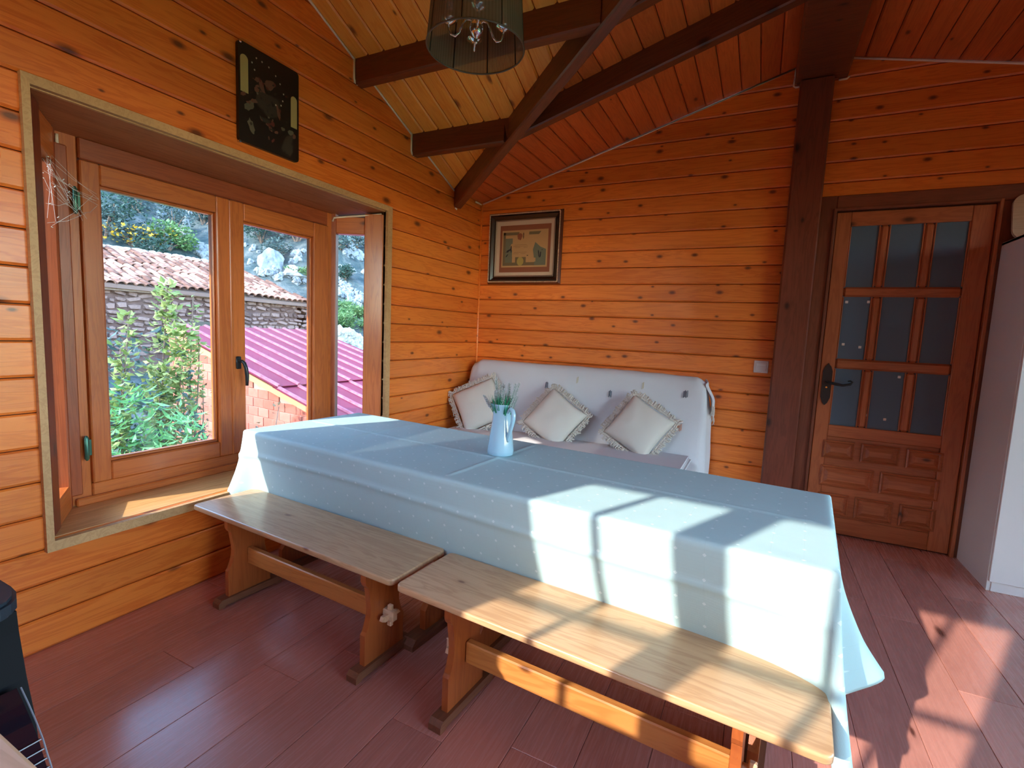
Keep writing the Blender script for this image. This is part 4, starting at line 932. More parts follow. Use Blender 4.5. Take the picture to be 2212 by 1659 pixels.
    Mi0 = (Matrix.Translation((TO.x, TO.y, 0)) @ Matrix.Rotation(TA, 4, 'Z')).inverted()
    tot = 2*(L+Wd); A = [(par(v), v) for v in R_[0]]; B = [(par(v), v) for v in bv]
    A.sort(key=lambda q: q[0]); B.sort(key=lambda q: q[0]); i = j = 0; na, nb = len(A), len(B)
    while i < na or j < nb:
        a0, b0 = A[i % na][1], B[j % nb][1]
        pa = A[i+1][0] if i+1 < na else tot + A[(i+1) % na][0]; pb_ = B[j+1][0] if j+1 < nb else tot + B[(j+1) % nb][0]
        try:
            if (pa <= pb_ and i < na) or j >= nb: b.faces.new((a0, A[(i+1) % na][1], b0)); i += 1
            else: b.faces.new((a0, B[(j+1) % nb][1], b0)); j += 1
        except ValueError:
            if pa <= pb_ and i < na: i += 1
            else: j += 1
    for j in range(nv+1):
        for i in range(nu+1): UVd[G[j][i]] = (d+(L-2*d)*i/nu, d+(Wd-2*d)*j/nv)
    uvl = b.loops.layers.uv.new('UVMap')
    for f in b.faces:
        for lo in f.loops: lo[uvl].uv = UVd[lo.vert]
    # close the small rim between grid and skirt start with an overlapping flat strip
    me = bpy.data.meshes.new('tablecloth'); bmesh.ops.recalc_face_normals(b, faces=b.faces)
    for f in b.faces: f.smooth = True
    b.to_mesh(me); b.free()
    o = bpy.data.objects.new('tablecloth', me); COL.objects.link(o); me.materials.append(M_['cloth'])
    o.location = (TO.x, TO.y, 0); o.rotation_euler = (0, 0, TA); Mi = (Matrix.Translation((TO.x, TO.y, 0)) @ Matrix.Rotation(TA, 4, 'Z')).inverted(); me.transform(Mi)
    so = o.modifiers.new('thick', 'SOLIDIFY'); so.thickness = .0015; so.offset = -1
    tag(o, 'long pale blue-white tablecloth with small woven dots draped over the tables', 'tablecloth')
make_cloth()

# ------------------------------------------------------------------ jug and lavender
jug = empty('jug', (1.338, -2.010, TZ+.003), math.radians(-28), label='pale blue glazed pottery jug with a looped handle standing on the tablecloth', cat='jug')
jp = [(0,.0),(.052,0),(.057,.004),(.0565,.02),(.052,.06),(.046,.11),(.041,.15),(.039,.175),(.041,.195),(.048,.213),(.050,.217),(.0495,.221),(.046,.220),(.040,.205),(.036,.18),(.036,.15),(.042,.1),(.046,.05),(.048,.012),(0,.010)]
mb = MB(); mb.lathe(jp, 40); mb.v = [(x*(1+.10*max(0,(z-.18)/.04)*(1 if x < -.02 else 0)), y, z) for x, y, z in mb.v]; mb.build('body', M_['jug'], jug, smooth=True)
mb = MB(); mb.tube([(.034,0,.186),(.044,0,.188),(.052,0,.200),(.064,0,.206),(.078,0,.200),(.085,0,.184),(.083,0,.163),(.076,0,.140),(.066,0,.112),(.058,0,.090),(.052,0,.072),(.0515,0,.062)], [.004,.005,.0065,.0085,.0095,.010,.0098,.009,.0085,.008,.0065,.004], 10)
mb.build('handle', M_['jug'], jug, smooth=True)
lv = empty('artificial_lavender', (1.338, -2.010, TZ+.15), label='bunch of artificial lavender with white spikes standing in the jug', cat='plant')
mb = MB(); r2 = random.Random(3)
def blade(mb, p0, p1, w, bend):
    p0, p1 = Vector(p0), Vector(p1); d = (p1-p0); s = d.cross(Vector((0,0,1)));
    s = (s.normalized() if s.length > 1e-5 else Vector((1,0,0)))
    pts = []
    for i in range(4):
        t = i/3; c = p0 + d*t + bend*(t*t); ww = w*(1-t**2)*.5 + .0003; pts += [c-s*ww, c+s*ww]
    mb.add(pts, [(0,1,3,2),(2,3,5,4),(4,5,7,6)])
for i in range(230):
    a = r2.uniform(0, 6.283); rr_ = .030*math.sqrt(r2.random()); l = r2.uniform(.07, .125); sp = r2.uniform(.1, .6)
    p0 = (rr_*math.cos(a), rr_*math.sin(a), 0); p1 = (p0[0]+math.cos(a)*sp*l*.5, p0[1]+math.sin(a)*sp*l*.5, l)
    blade(mb, p0, p1, .0065, Vector((math.cos(a), math.sin(a), -.3))*.012)
lf = mb.build('leaves', M_['lav_leaf'], lv, recalc=False); lf['kind'] = 'stuff'
for i, (a, tl, l) in enumerate(((2.9,.12,.185),(2.5,.02,.150),(.6,.05,.150),(.2,.22,.165),(5.9,.55,.135),(5.2,.30,.15),(2.0,.12,.155),(1.2,.1,.16),(3.5,.6,.12),(4.4,.2,.13),(3.1,.1,.17),(.9,.35,.17))):
    mb = MB(); d = Vector((math.cos(a)*tl, math.sin(a)*tl, 1)).normalized(); b0 = Vector((.02*math.cos(a), .02*math.sin(a), 0)); tip = b0 + d*l
    mb.cur = 0; mb.tube([b0, tip], .0009, 4)
    mb.cur = 1
    for j in range(60):
        t = .45 + .55*j/60; c = b0 + d*l*t; an = j*2.4; rr_ = .011*(1-.55*(j/60)); o_ = Vector((math.cos(an), math.sin(an), .5)).normalized()
        c1 = c + o_*rr_; s = o_.cross(d).normalized()*.0034; mb.add([c, c1+s, c1+d*.004+o_*.002, c1-s], [(0,1,2,3)])
    mb.build('flower_spike', [M_['lav_leaf'], M_['lav_fl']], lv, recalc=False)

# ------------------------------------------------------------------ sofa with throw
so = empty('sofa', (1.05, -.55, 0), label='long low sofa covered by an off-white throw against the back wall', cat='sofa')
SX0, SX1 = .09, 1.985
def sofa_prof():
    return [(-.055,.10),(-.055,.60),(-.060,.93),(-.085,.985),(-.13,1.005),(-.175,.985),(-.205,.92),(-.245,.75),(-.295,.56),(-.335,.455),(-.40,.435),(-.70,.445),(-.93,.44),(-.985,.42),(-1.01,.37),(-1.012,.20),(-1.0,.08)]
mb = MB(); mb.box(SX0+.05,-.98,.10,SX1-.05,-.09,.36); mb.build('base', M_['back'], so, origin=None).location = -so.location
for x in (SX0+.12, SX1-.12):
    for y in (-.9,-.2):
        mb = MB(); mb.lathe([(.018,0),(.025,.10),(0,.10)], 12, c=(x,y,0), capb=True); mb.build('leg', M_['iron'], so).location = -so.location
def thr():
    pr = sofa_prof(); nU = 90
    # resample the profile
    seg = [0]
    for a, b in zip(pr[:-1], pr[1:]): seg.append(seg[-1]+math.hypot(b[0]-a[0], b[1]-a[1]))
    M = 90; pts = []
    for i in range(M+1):
        s = seg[-1]*i/M; j = max(k for k in range(len(pr)) if seg[k] <= s+1e-9); j = min(j, len(pr)-2); t = (s-seg[j])/(seg[j+1]-seg[j]); p0, p1, p2, p3 = pr[max(0,j-1)], pr[j], pr[j+1], pr[min(len(pr)-1,j+2)]
        f = lambda q: .5*(2*p1[q]+(p2[q]-p0[q])*t+(2*p0[q]-5*p1[q]+4*p2[q]-p3[q])*t*t+(-p0[q]+3*p1[q]-3*p2[q]+p3[q])*t**3)
        pts.append((f(0), f(1)))
    mb = MB(); rows_ = []
    side = 14
    for (y, z) in pts:
        row = []
        for s in range(side, 0, -1):      # left drop
            d = s/side; fall = min(.75, z-.12 if y < -.25 else .62)*d; row.append((SX0-.012-.035*math.sin(d*1.5) + .008*noise.noise(Vector((y*6, d*3, 0))) , y, max(.06, z-.012-fall)))
        for i in range(nU+1):
            x = SX0 + (SX1-SX0)*i/nU; edge = min(i, nU-i)/nU; rnd_ = .030*(1-sm(edge/.035))
            w = .006*noise.noise(Vector((x*2.2, y*3, z*3))) + .003*noise.noise(Vector((x*8, y*6, z*6)))
            yy, zz = y + w*.6, z + w - rnd_
            if y > -.3 and z > .5: zz -= .012*sm((x-1.2)/.8); 
            row.append((x, yy, zz))
        for s in range(1, side+1):        # right drop, fuller with folds
            d = s/side; fall = min(.95, (z-.05))*d if y < -.12 else (z-.05)*d
            bulge = .035*sm(d*3) + .028*math.sin(y*26+z*4)*d + .01*noise.noise(Vector((y*9, z*5, d*4)))
            row.append((SX1+.004+bulge, y+.02*d*math.sin(z*9), max(.04, z-.030-fall)))
        rows_.append(row)
    n = len(rows_[0]); v = [p for r in rows_ for p in r]
    mb.add(v, [(j*n+i, j*n+i+1, (j+1)*n+i+1, (j+1)*n+i) for j in range(len(rows_)-1) for i in range(n-1)])
    o = mb.build('throw', M_['throw'], so, smooth=True); o.location = -so.location
    md = o.modifiers.new('t', 'SOLIDIFY'); md.thickness = .004; md.offset = 1
thr()
# seat mattress edge under the throw, right front
mb = MB(); b = bmesh.new(); bmesh.ops.create_cube(b, size=1)
for v in b.verts: v.co = Vector((1.03+v.co.x*1.84, -.66+v.co.y*.62, .445+v.co.z*.05))
bmesh.ops.bevel(b, geom=b.edges[:], offset=.02, segments=3, affect='EDGES'); mb.bm(b); b.free(); mb.build('seat_pad', M_['throw'], so, smooth='auto').location = -so.location
# hanging tasselled corner of the throw behind the right top corner
def flap():
    mb = MB()
    def f(u, v):
        x = SX1+.002 + .055*sm(v*1.3) + .012*math.sin(u*7) ; y = -.19 + .13*u - .02*v; z = .985 - .03*abs(u-.5)*2 - (.155+.10*u)*v
        return (x, y, z)
    mb.grid(f, 12, 12); o = mb.build('throw_corner', M_['throw'], so, smooth=True); o.location = -so.location
    md = o.modifiers.new('t', 'SOLIDIFY'); md.thickness = .004
    mb = MB(); r_ = random.Random(5)
    for i in range(16):
        p = Vector(f(i/15, 1.0)); mb.tube([p+Vector((0,0,.008)), p+Vector((r_.uniform(-.006,.006), r_.uniform(-.004,.004), -.022)), p+Vector((r_.uniform(-.01,.01), r_.uniform(-.006,.006), -.05))], [.0035,.003,.0015], 5)
    o = mb.build('tassels', M_['fringe'], so, smooth=True); o['kind'] = 'stuff'; o.location = -so.location
flap()
# small embroidered stroke marks on the throw
def stitch(x, z, mat, n=3, h=.046, w=.0085):
    # position on the back rest slope
    pr = [(-.205,.92),(-.245,.75),(-.295,.56),(-.335,.455)]
    def yy(z_):
        for (a, b), (c, d) in zip(pr[:-1], pr[1:]):
            if d <= z_ <= b: return a+(c-a)*(b-z_)/(b-d)
        return -.20
    mb = MB()
    for i in range(n):
        xx = x+(i-(n-1)/2)*w; o = .006*((i % 2)); mb.tube([(xx, yy(z-h/2+o)-.010, z-h/2+o), (xx+.001, yy(z)-.011, z), (xx, yy(z+h/2+o)-.010, z+h/2+o)], .0021, 4)
    mb.build('embroidered_mark', mat, so).location = -so.location
for x, z, mt, n in ((.805,.845,'thread_b',3),(1.325,.825,'thread_b',3),(1.862,.872,'thread_b',4),(1.845,.640,'thread_o',4),(1.055,.905,'thread_y',2),(1.56,.905,'thread_y',2)): stitch(x, z, M_[mt], n)

def make_cushion(c, label, a=.205, rot=45, tilt=22, yaw=0, th=.075, sx=1.0, seed=0):
    r = empty('cushion', c, label=label, cat='cushion', group='fringed cotton cushions leaning on the sofa back')
    MR = Matrix.Rotation(math.radians(yaw), 4, 'Z') @ Matrix.Rotation(math.radians(-tilt), 4, 'X') @ Matrix.Rotation(math.radians(rot), 4, 'Y')
    mb = MB(); r_ = random.Random(seed)
    n = 22
    def shape(u, v, s):
        x, z = (u*2-1), (v*2-1); k = (1-abs(x)**2.6)*(1-abs(z)**2.6); pin = 1-.07*(1-abs(x)**2)*abs(z)**6 ; pin2 = 1-.07*(1-abs(z)**2)*abs(x)**6
        h = th*max(0, k)**.42; w = .006*noise.noise(Vector((x*2.2+seed, z*2.2, s)))*k
        return (x*a*pin2, s*(h+w), z*a*pin)
    for s in (-1, 1): mb.grid(lambda u, v, s=s: shape(u, v, s), n, n)
    b = bmesh.new(); me_ = bpy.data.meshes.new('x'); me_.from_pydata(mb.v, [], mb.f); b.from_mesh(me_); bmesh.ops.remove_doubles(b, verts=b.verts, dist=.0004); mb2 = MB(); mb2.bm(b); b.free(); bpy.data.meshes.remove(me_)
    mb2.build('cover', M_['cushion'], r, smooth=True, M=MR)
    fm = MB(); L_ = .04; peri = []
    m_ = 92
    for i in range(m_):
        t = 4*i/m_; k = int(t); f = t-k
        p = [(-a+2*a*f, -a), (a, -a+2*a*f), (a-2*a*f, a), (-a, a-2*a*f)][k]; nrm = [(0,-1),(1,0),(0,1),(-1,0)][k]
        if f < .06 or f > .94: nrm = Vector(p).normalized()
        peri.append((Vector((p[0], 0, p[1])), Vector((nrm[0], 0, nrm[1])).normalized()))
    for i, (p, nn) in enumerate(peri):
        s = Vector((nn.z, 0, -nn.x)); l = L_*r_.uniform(.75, 1.15); yo = r_.uniform(-.012,.012)
        w = .0095
        q0, q1 = p-s*w-nn*.004, p+s*w-nn*.004; e1 = p-s*w*r_.uniform(.1,1.1)+nn*l+Vector((0,yo,0)); e2 = p+s*w*r_.uniform(.1,1.1)+nn*l*r_.uniform(.8,1)+Vector((0,-yo,0))
        fm.tube([q0, (q0+e1)/2+s*.004+Vector((0,yo*.6,0)), e1, e2, (q1+e2)/2-s*.003, q1], [.0045,.004,.0048,.0048,.004,.0045], 5, caps=True)
    # crocheted heading band
    fm.tube([p+nn*.004 for p, nn in peri], .0055, 6, closed=True); fm.tube([p+nn*.019+Vector((0,.003*math.sin(i*1.7),0)) for i, (p, nn) in enumerate(peri)], .0042, 5, closed=True)
    o = fm.build('fringe', M_['fringe'], r, smooth=True, M=MR); o['kind'] = 'stuff'
    return r
make_cushion((.300, -.42, .650), 'fringed cream cushion at the window end of the sofa, behind the jug', rot=-28, tilt=24, yaw=14, seed=1, a=.185)
make_cushion((.955, -.405, .615), 'fringed cream cushion in the middle of the sofa, right of the jug', rot=33, tilt=26, yaw=4, seed=2, a=.182)
make_cushion((1.590, -.405, .630), 'fringed cream cushion at the door end of the sofa', rot=31, tilt=26, yaw=4, seed=3, a=.178)

# ------------------------------------------------------------------ wardrobe at the right, board on top
wr_ = empty('wardrobe', (3.90, -.25, 0), label='tall white wardrobe at the right edge beside the door', cat='wardrobe')
def wpart(name, x0, y0, z0, x1, y1, z1, mat, c=.002):
    mb = MB(); mb.cbox(x0, y0, z0, x1, y1, z1, c); o = mb.build(name, M_[mat], wr_); o.location = -wr_.location; return o
wpart('side_panel', 3.486, -.470, 0, 3.504, -.036, 1.885, 'wardrobe'); wpart('side_panel', 4.30, -.470, 0, 4.318, -.036, 1.885, 'wardrobe')
wpart('top_panel', 3.486, -.470, 1.868, 4.318, -.036, 1.886, 'wardrobe'); wpart('plinth', 3.504, -.474, 0, 4.30, -.455, .055, 'wardrobe_e')
wpart('back_panel', 3.504, -.046, 0, 4.30, -.036, 1.868, 'wardrobe')
wpart('door', 3.488, -.492, .058, 3.901, -.474, 1.884, 'wardrobe_e'); wpart('door', 3.905, -.492, .058, 4.316, -.474, 1.884, 'wardrobe_e')
mb = MB(); mb.tube([(3.87,-.493,.95),(3.87,-.515,.95),(3.87,-.515,1.07),(3.87,-.493,1.07)], .005, 8); mb.build('door_handle', M_['chrome'], wr_, smooth=True).location = -wr_.location
mb = MB(); mb.prism([(x, 0, z) for x, z in rr(-.19, .0, .19, .27, .06, 6)], (0, .018, 0)); bd = mb.build('wooden_board', M_['board']); bd.location = (3.69, -.12, 1.888); bd.rotation_euler = (math.radians(-14), 0, 0)
tag(bd, 'pale rounded wooden board leaning on top of the white wardrobe', 'board')

# ------------------------------------------------------------------ black stove and table corner, lower left
st = empty('stove', (.95, -3.70, 0), label='black stove with rounded glossy grille front at lower left', cat='stove')
kk = .75; Cc = Vector((2.3, -3.86401, 1.25589))
yf = -3.864+.464*kk
def kp(x, z): return (2.3+(x-2.3)*kk, 1.25589+(z-1.25589)*kk)
body = [kp(.845,.545), kp(.855,.43), kp(.885,.35)]
pr = [(.62,0.0),(.62,kp(0,.545)[1])] + [kp(.822,.545), kp(.838,.48), kp(.860,.42), kp(.895,.36), kp(.905,.30), kp(.915,.22)] + [(1.27,.20),(1.27,0)]
z0s = .72
prf = [(.66,0),(.66,.735)] + [(kp(.812,0)[0],.735),(kp(.818,0)[0],.70),(kp(.845,0)[0],.62),(kp(.875,0)[0],.56),(kp(.89,0)[0],.50),(kp(.90,0)[0],.30),(kp(.90,0)[0],0)]
def sp(mb, name, mat, smooth=False):
    o = mb.build(name, mat, st, smooth=smooth); o.location = -st.location; return o
mb = MB(); mb.prism([(x, yf, z) for x, z in prf], (0, -.46, 0)); sp(mb, 'body', M_['stove'])
tp = []
zt0, zt1 = .735, .765
fx = kp(.822,0)[0]
fx = kp(.852,0)[0]
out = [(.64, yf+.012), (fx-.085, yf+.012), (fx-.055, yf+.009), (fx-.03, yf+.001), (fx-.012, yf-.012), (fx-.003, yf-.028), (fx, yf-.05), (fx, yf-.42), (fx-.02, yf-.455), (fx-.06, yf-.47), (.64, yf-.47)]
mb = MB(); b = bmesh.new(); vv = [b.verts.new((x, y, zt0)) for x, y in out]; f = b.faces.new(vv); e_ = bmesh.ops.extrude_face_region(b, geom=[f]); bmesh.ops.translate(b, verts=[g for g in e_['geom'] if isinstance(g, bmesh.types.BMVert)], vec=(0,0,zt1-zt0))
bmesh.ops.bevel(b, geom=[g for g in b.edges if abs(g.verts[0].co.z-g.verts[1].co.z) < 1e-6], offset=.006, segments=2, affect='EDGES'); mb.bm(b); b.free(); sp(mb, 'top_plate', M_['stove_top'])
M_['bar'] = base('grille_grey', (.22,.24,.30), .35)
# bulging glossy grille on the front
fg = [kp(.872,.41), kp(.905,.385), kp(.94,.355), kp(.968,.325), kp(.99,.29), kp(1.012,.26), kp(1.035,.20), kp(1.05,.1), kp(1.05,-.1)]
mb = MB(); prg = [(x, z) for x, z in fg] + [(fg[-1][0]-.06, fg[-1][1]), (kp(.87,0)[0]-.02, .40)]
mb.prism([(x, yf-.02, z) for x, z in prg], (0, -.42, 0)); sp(mb, 'glossy_front', M_['stove_gloss'])
for i in range(3, len(fg)-1):
    for t_ in (0, .5):
        x = fg[i][0]+(fg[i+1][0]-fg[i][0])*t_; z = fg[i][1]+(fg[i+1][1]-fg[i][1])*t_
        mb = MB(); mb.tube([(x-.035, yf-.016, z-.018), (x+.003, yf-.018, z+.001), (x+.003, yf-.44, z)], .0011, 5); sp(mb, 'grille_bar', M_['bar'])
mb = MB(); mb.tube([(x+.004, yf-.016, z) for x, z in fg], .0012, 5); sp(mb, 'edge_bar', M_['bar'])
# nearby table corner at the very bottom left
sd = empty('side_table', (1.42, -4.02, 0), label='pale pinkish wooden table corner at the bottom left beside the stove', cat='table')
def sdp(mb, name, mat):
    o = mb.build(name, mat, sd); o.location = -sd.location; return o
mb = MB(); mb.cbox(1.40, -4.38, .775, 1.688, -3.664, .800, .004); sdp(mb, 'tabletop', M_['wedge'])
for x in (1.43, 1.65):
    for y in (-4.34, -3.71):
        mb = MB(); mb.cbox(x-.018, y-.018, 0, x+.018, y+.018, .775, .003); sdp(mb, 'leg', M_['bench_leg'])
mb = MB(); mb.box(1.42, -4.35, .71, 1.66, -3.70, .775); sdp(mb, 'apron', M_['bench_leg'])

# ================================================================== outside, seen through the bay window
G0 = -2.3                                 # ground level by the house
def hill_h(x, y):
    r = math.hypot(x-2.3, y+3.9); a = math.atan2(y+3.9, -(x-2.3))      # a: bearing, 0 = straight out of the window wall
    if x > -7: base_ = G0
    else: base_ = G0 + sm((-7-x)/6)*2.0
    d = max(0, r*1.0 - 17.5 - 1.5*math.sin(a*3))
    z = base_ + (d*.52 if x < 1 else 0)
    z += (noise.noise(Vector((x*.16, y*.16, 0)))*1.6 + noise.noise(Vector((x*.5, y*.5, 2)))*.55 + noise.noise(Vector((x*1.4, y*1.4, 5)))*.22)*min(1, d/5)
    return z
mb = MB(); nx, ny = 150, 170
xs_ = [-75 + 78*(i/nx)**.62 for i in range(nx+1)]; ys_ = [-45 + 125*j/ny for j in range(ny+1)]
mb.add([(x, y, hill_h(x, y)) for y in ys_ for x in xs_], [(j*(nx+1)+i, j*(nx+1)+i+1, (j+1)*(nx+1)+i+1, (j+1)*(nx+1)+i) for j in range(ny) for i in range(nx)])
hl = mb.build('hillside', M_['hill'], smooth=True); hl['kind'] = 'structure'
mb = MB(); mb.box(2.99, -60, G0-.3, 90, 90, G0-.02); mb.box(-30, -90, G0-.3, 90, -44.9, G0-.02); gr = mb.build('ground', M_['ground']); gr['kind'] = 'structure'
mb = MB(); mb.box(-5.6, -8, G0-.05, -.4, 1.0, G0+.06); gg = mb.build('grass_strip', M_['ground']); gg['kind'] = 'structure'
mb = MB(); mb.box(-.1, -4.7, G0-.2, 5.1, .1, -.31); fo = mb.build('foundation', M_['mortar']); fo['kind'] = 'structure'

# ---- outbuilding with the raspberry coloured sheet roof
RA = Vector((-8, 1.72, 1.061)); RBv = Vector((-8, 5.2, 1.05)); RD = Vector((.969, -.097, -.226)).normalized()
ob = empty('outbuilding', (-5.0, 3.4, G0), label='low red block outbuilding with raspberry sheet metal roof outside the window', cat='building')
def obp(mb, name, mat, smooth=False): o = mb.build(name, mat, ob, smooth=smooth); o.location = -ob.location; return o
ridge = (RBv-RA); RU = ridge.normalized(); RN = RD.cross(RU); RN = RN if RN.z > 0 else -RN
LR = 5.6
def roofp(u, d, n=0): return RA + RU*u + RD*d + RN*n
RLn = ridge.length
for (d0, d1, n0) in ((0.0, 3.75, .028), (3.68, 5.75, 0.0)):
    mb = MB(); mb.prism([roofp(-.06, d0, n0), roofp(RLn+.1, d0, n0), roofp(RLn+.1, d1, n0), roofp(-.06, d1, n0)], RN*.012); obp(mb, 'roof_sheet', M_['metal_roof'])
    sp_ = .375; k = 0
    while k*sp_ < RLn+.1:
        u = k*sp_; k += 1; mb = MB(); pr = [(-.032,0),(-.018,.034),(.018,.034),(.032,0)]
        mb.prism([roofp(u+a-.0, d0-.01, n0+.010+h) for a, h in pr], RD*(d1-d0+.02)); obp(mb, 'roof_rib', M_['metal_rib'])
# back slope, verge board
bd_ = Vector((-.95, .09, -.28)).normalized()
mb = MB(); mb.prism([RA+Vector((.05,.05,-.03)), RBv+Vector((.05,-.05,-.03)), Vector((RBv.x+.05,RBv.y-.05,G0)), Vector((RA.x+.05,RA.y+.05,G0))], (.15,0,0)); obp(mb, 'rear_wall', M_['brick_mortar'])
mb = MB(); mb.prism([roofp(-.02,0,-.003), roofp(-.02,5.7,-.003), roofp(-.02,5.7,-.09), roofp(-.02,0,-.09)], RU*-.03); obp(mb, 'verge_board', M_['yellow_board'])
# block wall under the verge: blocks are parts where they show
wd = Vector((RD.x, RD.y, 0)).normalized(); wn_ = Vector((wd.y, -wd.x, 0)); wn_ = wn_ if wn_.y < 0 else -wn_
mb = MB(); LW = 5.5; slope = RD.z/math.hypot(RD.x, RD.y)
w0 = RA + RU*.05; topz = lambda s: w0.z + slope*s - .10
mb.prism([Vector((w0.x, w0.y, G0-.1)), Vector((w0.x, w0.y, topz(0))), w0+wd*LW+Vector((0,0,topz(LW)-w0.z)), Vector((w0.x, w0.y, G0-.1))+wd*LW], -wn_*.18); obp(mb, 'block_wall', M_['brick_mortar'])
MW = frame_m((w0.x, w0.y, 0), wd, (0,0,1), wd.cross(Vector((0,0,1)))) 
sgn = 1 if wd.cross(Vector((0,0,1))).dot(wn_) > 0 else -1
bw, bh = .29, .150
me_b = {}
cnt = 0; r5 = random.Random(11); rest = MB()
for row in range(40):
    z0 = -2.25 + row*bh
    if z0 > 1.0: break
    for c_ in range(-1, 22):
        s0 = c_*bw + (bw/2 if row % 2 else 0); s1 = s0+bw-.012
        s0_, s1_ = max(0, s0), min(LW, s1)
        zt_ = topz(s1_)
        if s1_-s0_ < .05 or z0+bh-.012 > topz(s0_)+.0: continue
        z1 = min(z0+bh-.012, zt_+.02)
        if z1-z0 < .03: continue
        vis = (z0 > -1.75 and s0_ > .3)
        h = .006 + r5.uniform(0, .006)
        if vis and cnt < 290:
            key = (round(s1_-s0_, 2), round(z1-z0, 2))
            if key not in me_b:
                m1 = MB(); m1.cbox(0, 0, 0, key[0], key[1], .012, .004)
                me = bpy.data.meshes.new('brick'); me.from_pydata(m1.v, [], m1.f); me.materials.append(M_['brick']); me_b[key] = me
            o = bpy.data.objects.new('brick', me_b[key]); COL.objects.link(o); o.parent = ob
            o.matrix_local = Matrix.Translation(-ob.location) @ MW @ Matrix.Translation((s0_, z0, (0 if sgn > 0 else -.012)+sgn*(h-.004))); cnt += 1
        else: rest.cbox(s0_, z0, -.001*sgn, s1_, z1, sgn*h, .004, MW)
if rest.v: o = obp(rest, 'remaining_blocks', M_['brick']); o['kind'] = 'stuff'
# right and front walls
pF = w0+wd*LW; mb = MB(); mb.prism([Vector((pF.x,pF.y,G0-.1)), Vector((pF.x,pF.y,topz(LW))), Vector((pF.x,pF.y,topz(LW)))+RU*3.3, Vector((pF.x,pF.y,G0-.1))+RU*3.3], -wd*.18); obp(mb, 'front_wall', M_['brick_mortar'])
pR = w0+RU*3.35; mb = MB(); mb.prism([Vector((pR.x,pR.y,G0-.1)), Vector((pR.x,pR.y,topz(0))), pR+wd*LW+Vector((0,0,topz(LW)-w0.z)), Vector((pR.x,pR.y,G0-.1))+wd*LW], wn_*.18); obp(mb, 'side_wall', M_['brick_mortar'])

# ---- stone barn with a clay tile roof
BX = -12.5; EY0, EY1 = 1.2, 9.0
bn = empty('stone_barn', (-14.5, 5.0, hill_h(-14.5, 5)-.5), label='old stone barn with a weathered clay tile roof behind the outbuilding', cat='building')
def bnp(mb, name, mat, smooth=False): o = mb.build(name, mat, bn, smooth=smooth); o.location = -bn.location; return o
ez = lambda y: 2.07 - .012*(y-1.2) + .03*math.sin(y*1.3)     # eave height, a little sagging
mb = MB(); zb0 = -1.2
mb.prism([(BX, EY0-3, zb0), (BX, EY1-.1, zb0), (BX, EY1-.1, 2.02), (BX, EY0-3, 2.05)], (-.5,0,0)); bnp(mb, 'wall', M_['mortar'])
mb = MB(); mb.prism([(BX, EY1-.1, zb0), (BX, EY1-.1, 2.02), (BX-3.6, EY1-.1-.55, 3.25), (BX-3.6, EY1-.1-.55, zb0)], (0,-.4,0)); bnp(mb, 'gable_wall', M_['mortar'])
r6 = random.Random(21)
def stone_mesh(i):
    b = bmesh.new(); bmesh.ops.create_icosphere(b, subdivisions=1, radius=.5)
    for v in b.verts:
        q = v.co; m_ = max(abs(q.x), abs(q.y), abs(q.z)); v.co = Vector([math.copysign(min(abs(c)*1.35, .5), c) for c in q])*r6.uniform(.88, 1.05)
    me = bpy.data.meshes.new('stone'); b.to_mesh(me); b.free(); me.materials.append(M_['stone']); return me
sms = [stone_mesh(i) for i in range(8)]
cnt = 0; rest = MB()
z = .18; row = 0
while z < 2.0:
    hh = r6.uniform(.10, .20); y = .9 - r6.uniform(0,.3)
    while y < EY1-.15:
        w = r6.uniform(.12, .42)
        zz = z + hh/2 + r6.uniform(-.035,.035); yy = y+w/2; y += w+.012
        if z > 1.78 and r6.random() < .25: continue
        Mx = Matrix.Translation((BX+.01, yy, zz)) @ Matrix.Rotation(r6.uniform(-.25,.25), 4, 'X') @ Matrix.Diagonal((r6.uniform(.08,.16), w*r6.uniform(.85,1.02), hh*r6.uniform(.75,1.1), 1))
        if cnt < 298:
            o = bpy.data.objects.new('stone', sms[r6.randrange(8)]); COL.objects.link(o); o.parent = bn; o.matrix_local = Matrix.Translation(-bn.location) @ Mx; cnt += 1
        else:
            me = sms[r6.randrange(8)]; rest.add([Mx @ v.co for v in me.vertices], [tuple(p.vertices) for p in me.polygons])
    z += hh+.010
if rest.v: o = bnp(rest, 'remaining_stones', M_['stone']); o['kind'] = 'stuff'
mb = MB(); mb.box(BX-.02, 4.75, 0.72, BX+.075, 5.55, 1.16); bnp(mb, 'dark_opening', M_['iron'])
for (a, b_) in ((2.2, 4.0), (4.3, 5.3)):
    mb = MB(); mb.box(BX+.02, a, 1.86, BX+.16, b_, 1.98); bnp(mb, 'eave_timber', M_['bark'])
# roof bed and tiles: ridge behind and higher
run, rise = 3.3, 1.20
def rp_(y, t, n=0):      # t 0 eave .. 1 ridge ; the ridge ends earlier at the far side (hip)
    return Vector((BX+.22 - run*t, y, ez(y)+.0 + rise*t + n))
yend = lambda t: EY1 - .62*t
mb = MB(); mb.prism([rp_(0.2,0,-.03), Vector((BX+.22, EY1, ez(EY1)-.03)), Vector((BX+.22-run, yend(1), ez(8)+rise-.03)), rp_(0.2,1,-.03)], (0,0,-.10)); bnp(mb, 'roof_bed', M_['tile_bed'])
mb = MB(); mb.prism([(BX+.22-run, .2, ez(1)+rise-.05), (BX+.22-run, yend(1), ez(8)+rise-.05), (BX+.22-2*run, yend(1)-.3, 2.0), (BX+.22-2*run, .2, 2.0)], (0,0,-.1)); bnp(mb, 'rear_roof', M_['tile_bed'])
tl = Vector((-run, 0, rise)).normalized(); tn_ = Vector((rise, 0, run)).normalized(); TLn = math.hypot(run, rise)
